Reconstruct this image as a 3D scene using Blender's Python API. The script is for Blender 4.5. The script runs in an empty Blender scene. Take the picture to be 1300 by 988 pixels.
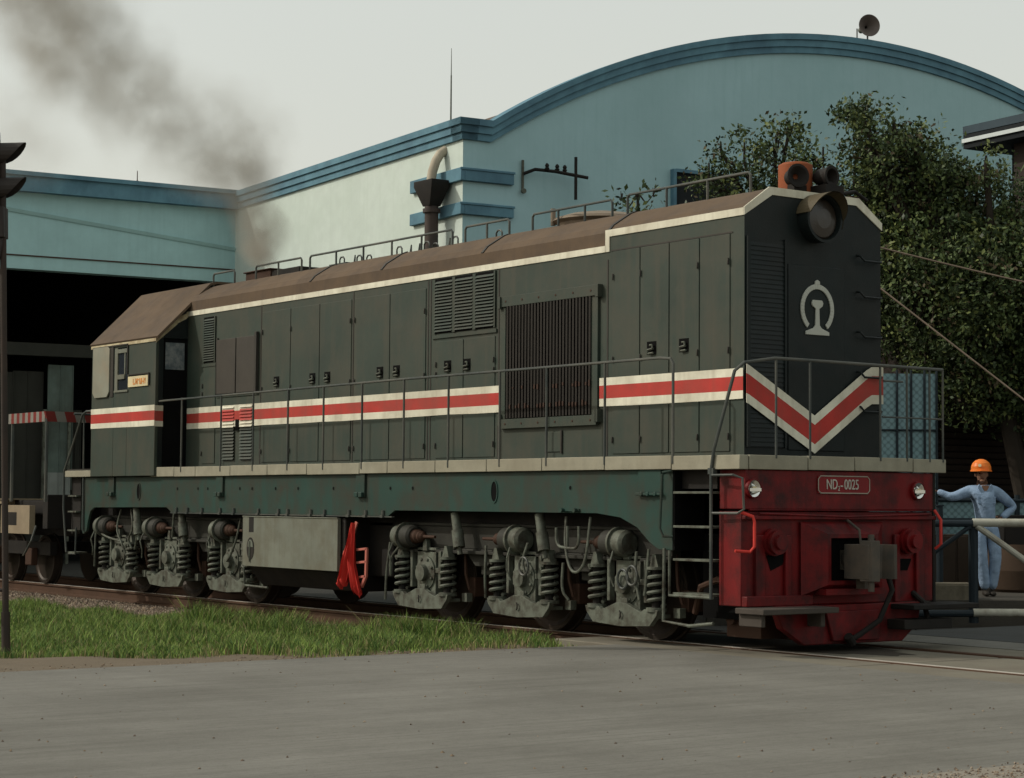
import bpy, bmesh, math, random
import numpy as np
from mathutils import Vector, Matrix, Euler
R = math.radians
random.seed(7); RNG = np.random.default_rng(11)
S = bpy.context.scene
COL = S.collection
# ------------------------------------------------------------------ camera
CAMP = Vector((14.473, -14.632, 1.4535)); YAW, PITCH, ROLL, FPX = .9450004, .0559737, .0073209, 2560.33
def cam_axes():
    f = Vector((-math.sin(YAW)*math.cos(PITCH), math.cos(YAW)*math.cos(PITCH), math.sin(PITCH)))
    r = Vector((math.cos(YAW), math.sin(YAW), 0)); u = r.cross(f)
    return r*math.cos(ROLL)+u*math.sin(ROLL), -r*math.sin(ROLL)+u*math.cos(ROLL), f
cr, cu, cf = cam_axes()
cd = bpy.data.cameras.new('camera'); cam = bpy.data.objects.new('camera', cd); COL.objects.link(cam)
M = Matrix((cr, cu, -cf)).transposed().to_4x4(); M.translation = CAMP; cam.matrix_world = M
cd.sensor_width = 36; cd.lens = 36*FPX/1300; cd.clip_start = .1; cd.clip_end = 3000
S.camera = cam
# ------------------------------------------------------------------ sky, sun, exposure
SUN_EL, TX, TY = R(37), .63, .777          # light travels towards +x,+y
W = bpy.data.worlds.new('World'); S.world = W; W.use_nodes = True
nt = W.node_tree; nt.nodes.clear()
sky = nt.nodes.new('ShaderNodeTexSky'); sky.sky_type = 'NISHITA'; sky.sun_disc = False
sky.sun_elevation = SUN_EL; sky.sun_rotation = math.atan2(-TX, -TY)
sky.dust_density = 6; sky.air_density = 1.2; sky.ozone_density = 1
b1 = nt.nodes.new('ShaderNodeBackground'); b1.inputs[1].default_value = .05
nt.links.new(sky.outputs[0], b1.inputs[0])
b2 = nt.nodes.new('ShaderNodeBackground')                     # bright hazy overcast veil
tc = nt.nodes.new('ShaderNodeTexCoord'); sx = nt.nodes.new('ShaderNodeSeparateXYZ')
rp = nt.nodes.new('ShaderNodeValToRGB')
nt.links.new(tc.outputs['Generated'], sx.inputs[0]); nt.links.new(sx.outputs[2], rp.inputs[0])
rp.color_ramp.elements[0].color = (.56, .55, .475, 1); rp.color_ramp.elements[0].position = 0
rp.color_ramp.elements[1].color = (.535, .555, .49, 1); rp.color_ramp.elements[1].position = .5
nt.links.new(rp.outputs[0], b2.inputs[0]); b2.inputs[1].default_value = 1.0
ad = nt.nodes.new('ShaderNodeAddShader'); wo = nt.nodes.new('ShaderNodeOutputWorld')
nt.links.new(b1.outputs[0], ad.inputs[0]); nt.links.new(b2.outputs[0], ad.inputs[1]); nt.links.new(ad.outputs[0], wo.inputs[0])
sl = bpy.data.lights.new('sun', 'SUN'); sl.energy = 2.0; sl.angle = R(1.2); sl.color = (1, .95, .85)
so = bpy.data.objects.new('sun', sl); COL.objects.link(so)
sd = Vector((TX*math.cos(SUN_EL), TY*math.cos(SUN_EL), -math.sin(SUN_EL)))
so.rotation_euler = sd.to_track_quat('-Z', 'Y').to_euler()
S.view_settings.view_transform = 'Standard'; S.view_settings.look = 'None'
S.view_settings.exposure = 0; S.view_settings.gamma = 1
S.render.engine = 'CYCLES'
S.cycles.max_bounces = 6; S.cycles.diffuse_bounces = 3; S.cycles.volume_bounces = 1
S.cycles.volume_step_rate = 1.0; S.cycles.transparent_max_bounces = 8
# ------------------------------------------------------------------ materials
def newmat(name):
    m = bpy.data.materials.new(name); m.use_nodes = True
    n = m.node_tree; return m, n, n.nodes['Principled BSDF']
def mat(name, c, rough=.6, metal=0, var=.12, scale=3, dirt=None, damt=.35, dscale=1.2, streak=0, bump=.15, bscale=60, spec=.2, speck=0):
    """painted / dusty surface: broad tonal noise, grime patches, vertical streaks, fine bump"""
    m, n, p = newmat(name); L = n.links; N = n.nodes
    geo = N.new('ShaderNodeTexCoord')
    def noise(sc, det=5, vec=None, ro=.55):
        t = N.new('ShaderNodeTexNoise'); t.inputs['Scale'].default_value = sc; t.inputs['Detail'].default_value = det
        t.inputs['Roughness'].default_value = ro
        L.new(vec or geo.outputs['Object'], t.inputs['Vector']); return t
    def mix(a, b, f, mode='MIX'):
        x = N.new('ShaderNodeMix'); x.data_type = 'RGBA'; x.blend_type = mode
        for s, v in ((6, a), (7, b)):
            if isinstance(v, tuple): x.inputs[s].default_value = v
            else: L.new(v, x.inputs[s])
        if isinstance(f, (int, float)): x.inputs[0].default_value = f
        else: L.new(f, x.inputs[0])
        return x.outputs[2]
    def ramp(fac, a, b):
        r = N.new('ShaderNodeMapRange'); r.inputs[1].default_value = a; r.inputs[2].default_value = b
        L.new(fac, r.inputs[0]); return r.outputs[0]
    lo = tuple(max(0, x*(1-var)) for x in c)+(1,); hi = tuple(min(1, x*(1+var)) for x in c)+(1,)
    col = mix(lo, hi, ramp(noise(scale).outputs[0], .3, .7))
    if dirt:
        mul = N.new('ShaderNodeMath'); mul.operation = 'MULTIPLY'; mul.inputs[1].default_value = damt
        L.new(ramp(noise(dscale, 8, ro=.65).outputs[0], .42, .68), mul.inputs[0])
        col = mix(col, tuple(dirt)+(1,), mul.outputs[0])
    if streak:
        mp = N.new('ShaderNodeMapping'); mp.inputs['Scale'].default_value = (9, 9, .5)
        L.new(geo.outputs['Object'], mp.inputs[0])
        mul = N.new('ShaderNodeMath'); mul.operation = 'MULTIPLY'; mul.inputs[1].default_value = streak
        L.new(ramp(noise(1, 4, mp.outputs[0]).outputs[0], .5, .75), mul.inputs[0])
        col = mix(col, tuple((dirt or (c[0]*.3, c[1]*.3, c[2]*.3)))+(1,), mul.outputs[0])
    if speck:
        mul = N.new('ShaderNodeMath'); mul.operation = 'MULTIPLY'; mul.inputs[1].default_value = speck
        L.new(ramp(noise(90, 2).outputs[0], .35, .65), mul.inputs[0])
        col = mix(col, tuple(min(1, x*1.9) for x in c)+(1,), mul.outputs[0])
    L.new(col, p.inputs['Base Color'])
    rn = N.new('ShaderNodeMapRange'); rn.inputs[3].default_value = max(.05, rough-.12); rn.inputs[4].default_value = min(1, rough+.12)
    L.new(noise(5).outputs[0], rn.inputs[0]); L.new(rn.outputs[0], p.inputs['Roughness'])
    p.inputs['Metallic'].default_value = metal; p.inputs['Specular IOR Level'].default_value = spec
    if bump:
        bp = N.new('ShaderNodeBump'); bp.inputs['Strength'].default_value = bump; bp.inputs['Distance'].default_value = .01
        L.new(noise(bscale, 4).outputs[0], bp.inputs['Height']); L.new(bp.outputs[0], p.inputs['Normal'])
    return m
DUST = (.16, .13, .10); RUST = (.14, .06, .03)
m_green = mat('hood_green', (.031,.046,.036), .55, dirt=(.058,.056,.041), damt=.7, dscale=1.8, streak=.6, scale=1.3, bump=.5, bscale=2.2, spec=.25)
m_greenl = mat('front_green_shaded', (.0075,.0125,.0125), .5, dirt=(.02,.018,.016), damt=.4, streak=.2)  # cleaner front paint, darkened further to hold the front's shade
m_teal = mat('frame_teal', (.019,.050,.041), .5, dirt=(.036,.034,.025), damt=.9, dscale=2.6, streak=.7, scale=1.6, bump=.1, bscale=4)
m_roof = mat('roof_brown', (.115,.080,.052), .85, dirt=(.06,.046,.036), damt=.7, dscale=2, streak=.3, scale=1)
m_white = mat('stripe_white', (.68,.66,.54), .6, dirt=(.33, .29, .21), damt=.6, streak=.4)
m_red = mat('stripe_red', (.42,.04,.032), .55, dirt=(.22, .06, .045), damt=.7, streak=.35)
m_hred = mat('headstock_red', (.14,.006,.007), .5, dirt=(.018,.006,.006), damt=.9, dscale=2.8, streak=.55, scale=1.5)
m_deck = mat('deck_beige', (.27,.255,.195), .8, dirt=(.2, .18, .13), damt=.6, streak=.3, scale=6)
m_grey = mat('bogie_grey', (.115,.128,.102), .6, dirt=(.035,.028,.020), damt=.95, dscale=7, streak=.6)
m_greyd = mat('bogie_grime_shade', (.034,.034,.028), .7, dirt=(.02,.018,.015), damt=.8, dscale=6)  # grime, darkened further for the shade inside the bogies
m_tank = mat('tank_grey', (.15,.16,.13), .6, dirt=(.105,.095,.065), damt=.7, dscale=2.5, streak=.5)
m_black = mat('grime_black', (.012,.011,.010), .7, dirt=(.022,.017,.013), damt=.6, dscale=3)
m_brown = mat('rusty_brown', (.05,.025,.016), .75, dirt=(.05, .03, .02), damt=.6, dscale=8)
m_wheel = mat('wheel_steel', (.035,.028,.023), .5, metal=.4, dirt=(.05,.028,.016), damt=.5)
m_steel = mat('worn_steel', (.50,.47,.42), .45, metal=.35, var=.12, bump=.05)
m_rail = mat('rail_grey', (.05,.058,.055), .45, dirt=(.2, .18, .14), damt=.4)
m_dark = mat('dark_panel', (.035, .032, .028), .5, dirt=(.05, .045, .035), damt=.5)
m_pitch = mat('void_black', (.006, .006, .006), .9, bump=0, spec=.05)
m_orange = mat('orange_paint', (.24,.065,.022), .7, dirt=(.25, .08, .04), damt=.6, dscale=6)
m_chrome = mat('reflector', (.8, .8, .76), .12, metal=1, bump=0)
m_emblem = mat('emblem_grey', (.42, .43, .38), .6)
m_glass = mat('dusty_glass', (.10, .12, .13), .12, dirt=(.3, .31, .3), damt=.8, dscale=8, spec=.6, bump=0)
m_glassd = mat('dark_glass', (.02, .025, .032), .1, spec=.6, bump=0)
m_lens = mat('lamp_lens', (.02, .015, .011), .35, dirt=(.035, .026, .018), damt=.6, spec=.6)
m_ivory = mat('plate_ivory', (.62, .54, .34), .6, dirt=(.4, .3, .15))
m_ochar = mat('plate_orange', (.68, .27, .07), .6)
m_cloth = mat('red_cloth', (.42,.026,.018), .85, dirt=(.3, .02, .015), damt=.5, dscale=9)
m_pink = mat('faded_red_metal', (.42, .13, .10), .6, dirt=(.35, .1, .07))
# ------------------------------------------------------------------ mesh builder
class MB:
    def __init__(s): s.v = []; s.f = []; s.m = []
    def add(s, vs, fs, mi=0):
        o = len(s.v); s.v += [tuple(v) for v in vs]; s.f += [tuple(i+o for i in f) for f in fs]; s.m += [mi]*len(fs); return s
    def box(s, x0, x1, y0, y1, z0, z1, mi=0, rot=None, c=None):
        vs = [Vector((x, y, z)) for x in (x0, x1) for y in (y0, y1) for z in (z0, z1)]
        if rot is not None:
            cc = Vector(c) if c else Vector(((x0+x1)/2, (y0+y1)/2, (z0+z1)/2))
            vs = [cc + rot @ (v-cc) for v in vs]
        return s.add(vs, [(0,1,3,2),(4,6,7,5),(0,4,5,1),(2,3,7,6),(0,2,6,4),(1,5,7,3)], mi)
    def cyl(s, a, b, r0, r1=None, n=16, mi=0, caps=True):
        a, b = Vector(a), Vector(b); r1 = r0 if r1 is None else r1
        d = (b-a).normalized(); t = Vector((0,0,1)) if abs(d.z) < .9 else Vector((1,0,0))
        p = d.cross(t).normalized(); q = d.cross(p)
        vs = []
        for c, r in ((a, r0), (b, r1)):
            vs += [c+(p*math.cos(2*math.pi*i/n)+q*math.sin(2*math.pi*i/n))*r for i in range(n)]
        fs = [(i, (i+1) % n, n+(i+1) % n, n+i) for i in range(n)]
        if caps: fs += [tuple(range(n))[::-1], tuple(range(n, 2*n))]
        return s.add(vs, fs, mi)
    def lathe(s, a, d, prof, n=20, mi=0):
        """prof: (distance along d, radius)"""
        a = Vector(a); d = Vector(d).normalized()
        for (t0, r0), (t1, r1) in zip(prof, prof[1:]):
            if abs(t1-t0) < 1e-6: t1 = t0+1e-4
            s.cyl(a+d*t0, a+d*t1, max(r0, 1e-4), max(r1, 1e-4), n, mi, caps=False)
        return s
    def tube(s, path, r, n=8, mi=0):
        path = [Vector(p) for p in path]; rings = []; prev = None
        for i, p in enumerate(path):
            d = (path[min(i+1, len(path)-1)]-path[max(i-1, 0)]).normalized()
            if prev is None:
                t = Vector((0,0,1)) if abs(d.z) < .9 else Vector((1,0,0)); a = d.cross(t).normalized()
            else: a = (prev - d*prev.dot(d)).normalized()
            prev = a; q = d.cross(a); rr = r[i] if isinstance(r, (list, tuple)) else r
            rings.append([p+(a*math.cos(2*math.pi*k/n)+q*math.sin(2*math.pi*k/n))*rr for k in range(n)])
        vs = [v for g in rings for v in g]; fs = []
        for i in range(len(path)-1):
            for k in range(n): fs.append((i*n+k, i*n+(k+1) % n, (i+1)*n+(k+1) % n, (i+1)*n+k))
        fs += [tuple(range(n))[::-1], tuple(range((len(path)-1)*n, len(path)*n))]
        return s.add(vs, fs, mi)
    def prism(s, pts, axis, a, b, mi=0):
        """2D polygon extruded along axis; pts are the other two coords in order"""
        def mk(p, t):
            return {'x': (t, p[0], p[1]), 'y': (p[0], t, p[1]), 'z': (p[0], p[1], t)}[axis]
        n = len(pts); vs = [mk(p, a) for p in pts]+[mk(p, b) for p in pts]
        return s.add(vs, [tuple(range(n))[::-1], tuple(range(n, 2*n))]+[(i, (i+1) % n, n+(i+1) % n, n+i) for i in range(n)], mi)
    def build(s, name, mats, parent=None, bev=0, smooth=35, tri=False):
        me = bpy.data.meshes.new(name); me.from_pydata(s.v, [], s.f)
        if not isinstance(mats, (list, tuple)): mats = [mats]
        for m in mats: me.materials.append(m)
        me.polygons.foreach_set('material_index', s.m)
        bm = bmesh.new(); bm.from_mesh(me); bmesh.ops.recalc_face_normals(bm, faces=bm.faces)
        ca = R(smooth)
        for e in bm.edges: e.smooth = len(e.link_faces) == 2 and e.calc_face_angle(9) < ca
        for f in bm.faces: f.smooth = True
        bm.to_mesh(me); bm.free()
        o = bpy.data.objects.new(name, me); COL.objects.link(o)
        if parent: o.parent = parent
        if bev:
            b = o.modifiers.new('bevel', 'BEVEL'); b.width = bev; b.segments = 2; b.limit_method = 'ANGLE'; b.angle_limit = R(40)
        return o
def tag(o, label, cat, group=None):
    o['label'] = label; o['category'] = cat
    if group: o['group'] = group
    return o
def thing(name, label, cat, loc=(0,0,0), rz=0, group=None):
    o = bpy.data.objects.new(name, None); COL.objects.link(o); o.location = loc; o.rotation_euler = (0,0,rz)
    return tag(o, label, cat, group)
def struct(o, kind='structure'): o['kind'] = kind; return o
def npmesh(name, V, F, mats, parent=None, mi=None):
    me = bpy.data.meshes.new(name); me.from_pydata(V.tolist(), [], F.tolist())
    for m in (mats if isinstance(mats, (list, tuple)) else [mats]): me.materials.append(m)
    if mi is not None: me.polygons.foreach_set('material_index', mi.astype(np.int32))
    o = bpy.data.objects.new(name, me); COL.objects.link(o)
    if parent: o.parent = parent
    return o
def text(name, body, size, m, parent, mat4, ext=.004):
    cu_ = bpy.data.curves.new(name, 'FONT'); cu_.body = body; cu_.size = size; cu_.extrude = ext
    cu_.align_x = 'CENTER'; cu_.align_y = 'CENTER'
    t = bpy.data.objects.new(name+'_tmp', cu_); COL.objects.link(t)
    dg = bpy.context.evaluated_depsgraph_get(); me = bpy.data.meshes.new_from_object(t.evaluated_get(dg))
    bpy.data.objects.remove(t); me.transform(mat4); me.materials.clear(); me.materials.append(m)
    o = bpy.data.objects.new(name, me); COL.objects.link(o); o.parent = parent; return o
def band(mb, pts, lo, hi, plane, p0, p1, mi):
    """strip between z offsets lo..hi following pts (u,z); plane 'x' (u=y) or 'y' (u=x)"""
    for (u0, z0), (u1, z1) in zip(pts, pts[1:]):
        mb.prism([(u0, z0+lo), (u1, z1+lo), (u1, z1+hi), (u0, z0+hi)], plane, p0, p1, mi)
# ================================================================== GROUND, ROAD, TRACK
# road crosses the track: x from -1.8 to 6.9
m_road0 = mat('road_concrete', (.170,.164,.145), .9, dirt=(.10, .095, .082), damt=.6, dscale=.5, scale=.8, var=.12, bump=.35, bscale=90, speck=.14)
def streaky(m, vec, amt, dark, off=.45):
    n = m.node_tree; N = n.nodes; L = n.links; p = N['Principled BSDF']; src = p.inputs['Base Color'].links[0].from_socket
    for (sc, a, lo, hi) in vec:
        tc_ = N.new('ShaderNodeTexCoord'); mp = N.new('ShaderNodeMapping'); mp.inputs['Scale'].default_value = sc; L.new(tc_.outputs['Object'], mp.inputs[0])
        t = N.new('ShaderNodeTexNoise'); t.inputs['Scale'].default_value = 1; t.inputs['Detail'].default_value = 6; t.inputs['Roughness'].default_value = .65; L.new(mp.outputs[0], t.inputs[0])
        r = N.new('ShaderNodeMapRange'); r.inputs[1].default_value = lo; r.inputs[2].default_value = hi; r.inputs[4].default_value = a; L.new(t.outputs[0], r.inputs[0])
        x = N.new('ShaderNodeMix'); x.data_type = 'RGBA'; x.inputs[7].default_value = dark+(1,); L.new(src, x.inputs[6]); L.new(r.outputs[0], x.inputs[0]); src = x.outputs[2]
    L.new(src, p.inputs['Base Color']); return m
m_road = streaky(m_road0, [((7, .5, 1), .22, .45, .7), ((2.5, .12, 1), .22, .42, .7), ((60, 9, 1), .45, .5, .7), ((.4,.25,1), .28, .45, .7), ((18, .35, 1), .30, .5, .68), ((45,45,1), .6, .56, .7), ((16,16,1), .45, .62, .72)], 1, (.070, .066, .055))
m_pad = mat('crossing_concrete', (.15,.138,.108), .9, dirt=(.12, .10, .08), damt=.6, scale=2, bump=.3, speck=.1)
m_soil = mat('dusty_soil', (.11,.088,.062), .95, dirt=(.09, .07, .045), damt=.6, dscale=2, bump=.8, bscale=25, speck=.35)
m_gravel = mat('roadside_gravel', (.19, .17, .14), .95, dirt=(.10, .085, .065), damt=.6, dscale=3, bump=1, bscale=30, speck=.35)
m_asph = mat('asphalt_shaded', (.030,.029,.026), .9, dirt=(.022,.02,.018), bump=.4, speck=.3)  # asphalt darkened to give the shade seen through beneath the locomotive
def grid(name, xs, ys, zf, m):
    V = np.array([(x, y, zf(x, y)) for x in xs for y in ys]); nx, ny = len(xs), len(ys)
    F = np.array([(i*ny+j, (i+1)*ny+j, (i+1)*ny+j+1, i*ny+j+1) for i in range(nx-1) for j in range(ny-1)])
    o = npmesh(name, V, F, m); o.data.polygons.foreach_set('use_smooth', [True]*len(F)); return o
def hz(x, y):
    z = -.19
    if -14 < y < -1.9 and x > -6: z = -.19+.165*min(1, max(0, (x+6)/3.6))
    z += .012*math.sin(x*3.1+y*1.7)+.01*math.sin(y*4.3-x*1.3)
    return z if x < -1.75 else -.12
xs = [-900, -300, -120]+list(np.arange(-60, -1.9, .6))+[-1.78, 0, 10, 60, 300, 900]
ys = [-900, -200, -60, -30]+list(np.arange(-16, 20, .6))+[30, 60, 200, 900]
struct(grid('ground', sorted(xs), sorted(ys), hz, m_soil))
rd = MB()
def slab(y0, y1, x0=-1.8, x1=6.9): rd.box(x0, x1, y0, y1, -.16, 0)
slab(-300, -1.52); slab(1.52, 300)
struct(rd.build('road', m_road))
fa = MB(); fa.prism([(-1.82, 2.0), (-1.82, 5.2), (-60, 7), (-60, 2.0)], 'z', -.17, -.10)
struct(fa.build('service_road', m_asph))
da = MB(); da.box(-1.79, 6.89, 2.35, 120, .001, .004)
struct(da.build('asphalt_patch', mat('crossing_asphalt', (.055,.057,.056), .9, dirt=(.04,.038,.034), damt=.6, scale=1, bump=.4, speck=.2)))
gv = MB(); gv.box(6.9, 400, -300, 300, -.16, .006); struct(gv.build('gravel_verge', m_gravel))
# crossing panels between and beside the rails
pn = MB()
x = -2.9
while x < 30:
    x2 = x+2.17
    if x2 > -1.0 or True:
        pn.box(x+.016, x2-.016, -1.50, -.87, -.15, -.004)
        pn.box(x+.02, x2-.02, -.645, .61, -.15, -.006)
        pn.box(x+.016, x2-.016, .86, 1.50, -.15, -.004)
    x = x2
fl = MB()
for a_, b_ in ((-.87,-.645),(.61,.86)): fl.box(-2.9, 40, a_, b_, -.16, -.05)
struct(fl.build('flangeway', mat('flangeway_dark', (.02,.017,.014), .9)))
struct(pn.build('crossing_panels', m_pad, bev=.012))
# the track
trk = bpy.data.objects.new('railway_track', None); COL.objects.link(trk); struct(trk)
rp_ = [(-.07,-.17),(.07,-.17),(.07,-.155),(.012,-.13),(.012,-.045),(.036,-.03),(.036,-.003),(.028,0),(-.028,0),(-.036,-.003),(-.036,-.03),(-.012,-.045),(-.012,-.13),(-.07,-.155)]
m_railr = mat('rail_rust', (.07,.04,.026), .6, metal=.2, dirt=(.11,.06,.038), damt=.5)
for sy in (-.7535, .7535):
    r_ = MB(); r_.prism([(sy+a, b) for a, b in rp_], 'x', -80, 60, 0); r_.box(-80, 60, sy-.028, sy+.028, .0, .004, 1) if sy < 0 else r_.box(-80, 60, sy-.02, sy+.02, .0, .003, 0)
    r_.build('rail', [m_railr, m_steel], trk)
sp = MB()
for i in range(130):
    x = -3.2-i*.58; sp.box(x-.12, x+.12, -1.25, 1.25, -.32, -.172)
sp.build('sleepers', mat('sleeper_wood', (.08, .06, .045), .9), trk, bev=.01)['kind'] = 'stuff'
# ballast stones
def stones(name, n, xr, yr, zf, size, m, dens=None):
    base = np.array([(1,0,0),(-1,0,0),(0,1,0),(0,-1,0),(0,0,1),(0,0,-1)], float)
    bf = np.array([(0,2,4),(2,1,4),(1,3,4),(3,0,4),(2,0,5),(1,2,5),(3,1,5),(0,3,5)])
    X = RNG.uniform(*xr, n); Y = RNG.uniform(*yr, n); keep = np.ones(n, bool) if dens is None else RNG.random(n) < dens(X, Y)
    X, Y = X[keep], Y[keep]; n = len(X); Z = zf(X, Y)
    V = base[None]*RNG.uniform(.5, 1.2, (n, 6, 1))*size*RNG.uniform(.5, 1.3, (n, 1, 1))
    a = RNG.uniform(0, 6.28, n); c, s_ = np.cos(a)[:, None], np.sin(a)[:, None]
    V = np.stack([V[..., 0]*c-V[..., 1]*s_, V[..., 0]*s_+V[..., 1]*c, V[..., 2]*.75], -1)+RNG.normal(0, size*.12, V.shape)
    V = V+np.stack([X, Y, Z], -1)[:, None]
    F = (bf[None]+np.arange(n)[:, None, None]*6).reshape(-1, 3)
    o = npmesh(name, V.reshape(-1, 3), F, m, mi=np.repeat(RNG.integers(0, len(m), n), 8)); struct(o, 'stuff'); return o
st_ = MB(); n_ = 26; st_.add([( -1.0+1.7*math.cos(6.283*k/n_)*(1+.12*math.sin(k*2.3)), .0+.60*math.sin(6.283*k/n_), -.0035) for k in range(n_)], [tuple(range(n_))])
struct(st_.build('loco_shade_patch', mat('loco_shade_patch', (.05,.043,.034), .7)))  # dark patch painting the shade under the locomotive's front
m_shade = mat('shade_soil', (.025,.02,.015), .9)  # near-black ground colour holds the shade beneath the locomotive
ms = [mat('stone_a', (.20, .15, .105), .9, bump=0), mat('stone_b', (.26, .21, .16), .9, bump=0), mat('stone_c', (.12, .09, .07), .9, bump=0)]
stones('ballast', 30000, (-34, -2.9), (-2.75, -.72), lambda X, Y: -.185+.0*X-np.clip(-Y-1.9, 0, 1)*.04, .032, ms)
md_ = [mat('stone_shade', (.03,.024,.018), .85, bump=0), mat('stone_shade_light', (.05,.038,.028), .85, bump=0)]  # stones darkened to carry the shade under the locomotive
stones('shade_ballast', 14000, (-34, -2.9), (-.72, 2.2), lambda X, Y: -.175+.0*X, .032, md_)
bd = MB(); bd.box(-60, -2.9, -.72, 1.7, -.5, -.186); struct(bd.build('shade_ground', m_shade))
stones('roadside_gravel_stones', 5000, (-8, -1.7), (-10.5, -1.9), lambda X, Y: np.where(X > -2.4, -.02, -.05+(X+2.4)*.04), .014, ms)
stones('verge_gravel_stones', 9000, (6.8, 8.6), (-9, -3), lambda X, Y: X*0+.008, .010, ms, lambda X, Y: np.clip((X-6.75)/.3, 0, 1))
stones('road_grit', 260, (-1.7, 6.8), (-12, -1.7), lambda X, Y: X*0+.002, .011, ms)
# grass
m_gr = [mat('grass_fresh', (.185, .26, .06), .8, bump=0, var=.3, scale=1.5), mat('grass_dark', (.075, .135, .034), .8, bump=0, var=.3), mat('grass_dry', (.24, .20, .10), .85, bump=0)]
def grass(name, n, xr, yr, hmin, hmax, dens):
    X = RNG.uniform(*xr, n); Y = RNG.uniform(*yr, n); D = dens(X, Y); k = RNG.random(n) < D; X, Y, D = X[k], Y[k], D[k]; n = len(X)
    G = np.array([hz(a, b) for a, b in zip(X, Y)]); patch = .75+.35*np.sin(X*1.9+np.sin(Y*2.3)*1.4)*np.sin(Y*1.6+X*.7)
    H = RNG.uniform(hmin, hmax, n)*patch*(.55+.45*D); a = RNG.uniform(0, 6.28, n); w = RNG.uniform(.003, .0065, n)
    le = RNG.uniform(.1, .85, n)*H; la = RNG.uniform(0, 6.28, n)
    dx, dy = np.cos(a)*w, np.sin(a)*w; lx, ly = np.cos(la)*le, np.sin(la)*le
    P = lambda fx, fz, sgn: np.stack([X+sgn*dx+lx*fx, Y+sgn*dy+ly*fx, G+H*fz-.01], -1)
    V = np.stack([P(0,0,-1), P(0,0,1), P(.3,.55,.8), P(.3,.55,-.8), P(1,1,0)], 1)
    i = np.arange(n)[:, None]*5; Fq = np.concatenate([i+np.array([[0,1,2]]), i+np.array([[0,2,3]]), i+np.array([[3,2,4]])], 0)
    mi = np.where(RNG.random(n) < .55, 0, 1); mi = np.where(RNG.random(n) < .12+.5*(D < .5), 2, mi)
    o = npmesh(name, V.reshape(-1, 3), Fq, m_gr, mi=np.tile(mi, 3)); struct(o, 'stuff'); return o
def gd(X, Y):
    edge = -1.88-np.clip(-Y-4.9, 0, 9)*1.3+.25*np.sin(Y*5)+.15*np.sin(Y*11)       # ragged edge by the road
    d = np.clip((edge-X)/.5, 0, 1)
    nr = np.where(X > -9.5, -1.25-.1*np.sin(X*3), -1.25-np.clip(-X-9.5, 0, 5)*.16)-.3*np.clip(-X-3.2, 0, 1)   # edge towards the ballast
    nr = np.where(X > -3.4, -1.5, nr)
    cl = np.sin(X*4.1+Y*2.7)*np.sin(Y*5.3-X*1.9)+np.sin(X*9.7)*np.sin(Y*8.9)*.6
    return d*np.clip((nr-Y)/.35, 0, 1)*np.clip(.62+.5*cl+.5*(d > .98)*np.clip((edge-X-.5)/.8, 0, 1), .1, 1)
grass('grass', 330000, (-26, -1.82), (-9.5, -1.2), .07, .20, gd)
grass('tall_grass', 16000, (-9.5, -3.3), (-2.6, -1.25), .22, .40, lambda X, Y: gd(X, Y)*np.clip(np.sin(X*1.3)*np.sin(X*3.7+Y)+.7, 0, 1))
grass('weeds', 900, (-16, -4), (-5.5, -1.8), .25, .5, lambda X, Y: gd(X, Y)*(np.sin(X*5.1)*np.sin(Y*6.3) > .8))
# ================================================================== FACTORY BUILDING
aw = Vector((-.9955, .09476, 0)); bw = Vector((.09476, .9955, 0)); K = Vector((-18.26, 7.784, 0))
FR = Matrix((aw, bw, Vector((0,0,1)))).transposed().to_4x4()   # local a (away), b (right), z  (left-handed pair kept as is)
def L2W(a, b, z): return K+aw*a+bw*b+Vector((0,0,z))
m_blue = mat('wall_pale_blue', (.34,.505,.535), .85, dirt=(.27,.43,.445), damt=.6, dscale=.35, scale=.5, var=.06, bump=.5, bscale=5, streak=.35)
m_blue2 = mat('wing_pale_blue', (.34,.52,.53), .8, dirt=(.27,.41,.42), damt=.5, dscale=.5, var=.05, bump=.15, bscale=3, streak=.35)
m_sunwall = mat('side_wall_sunlit', (.54,.615,.57), .85, dirt=(.46,.54,.48), damt=.5, dscale=.6, var=.05, bump=.5, bscale=4, streak=.35)  # gable paint again, lightened and warmed where the sun strikes
m_trim = mat('trim_blue', (.11,.225,.285), .8, dirt=(.06,.12,.17), damt=.7, dscale=1.2, streak=.2)
m_sdark = mat('annex_shade_dark', (.014, .017, .019), .9)
bld = thing('factory_building', 'pale blue factory hall with a blue edged arched gable rising behind the locomotive', 'factory building', tuple(K))
class MBL(MB):
    """builder in building axes, emitted relative to the building's root"""
    def build(s, name, mats, parent=None, **k):
        s.v = [tuple(aw*v[0]+bw*v[1]+Vector((0,0,v[2]))) for v in s.v]; return MB.build(s, name, mats, parent, **k)
RA = 17.98; BC = 10.3; ZT = 11.88
def arcz(b): return ZT-(RA-math.sqrt(max(0, RA*RA-(b-BC)**2)))
bs = list(np.linspace(.61, 2*BC-.61, 41))
g = MBL(); pts = [(0, 0), (2*BC, 0), (2*BC, 8.95), (2*BC-.61, 8.95)]+[(b, arcz(b)-.1) for b in bs[::-1]]+[(.61, 8.95), (0, 8.95)]
hole = (5.08, 6.75, 7.0, 8.42)
g.prism([(b, z) for b, z in pts], 'x', 0, .3); gw = g.build('gable_wall', m_blue, bld)
t = MBL()     # stepped parapet following the arch
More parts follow.
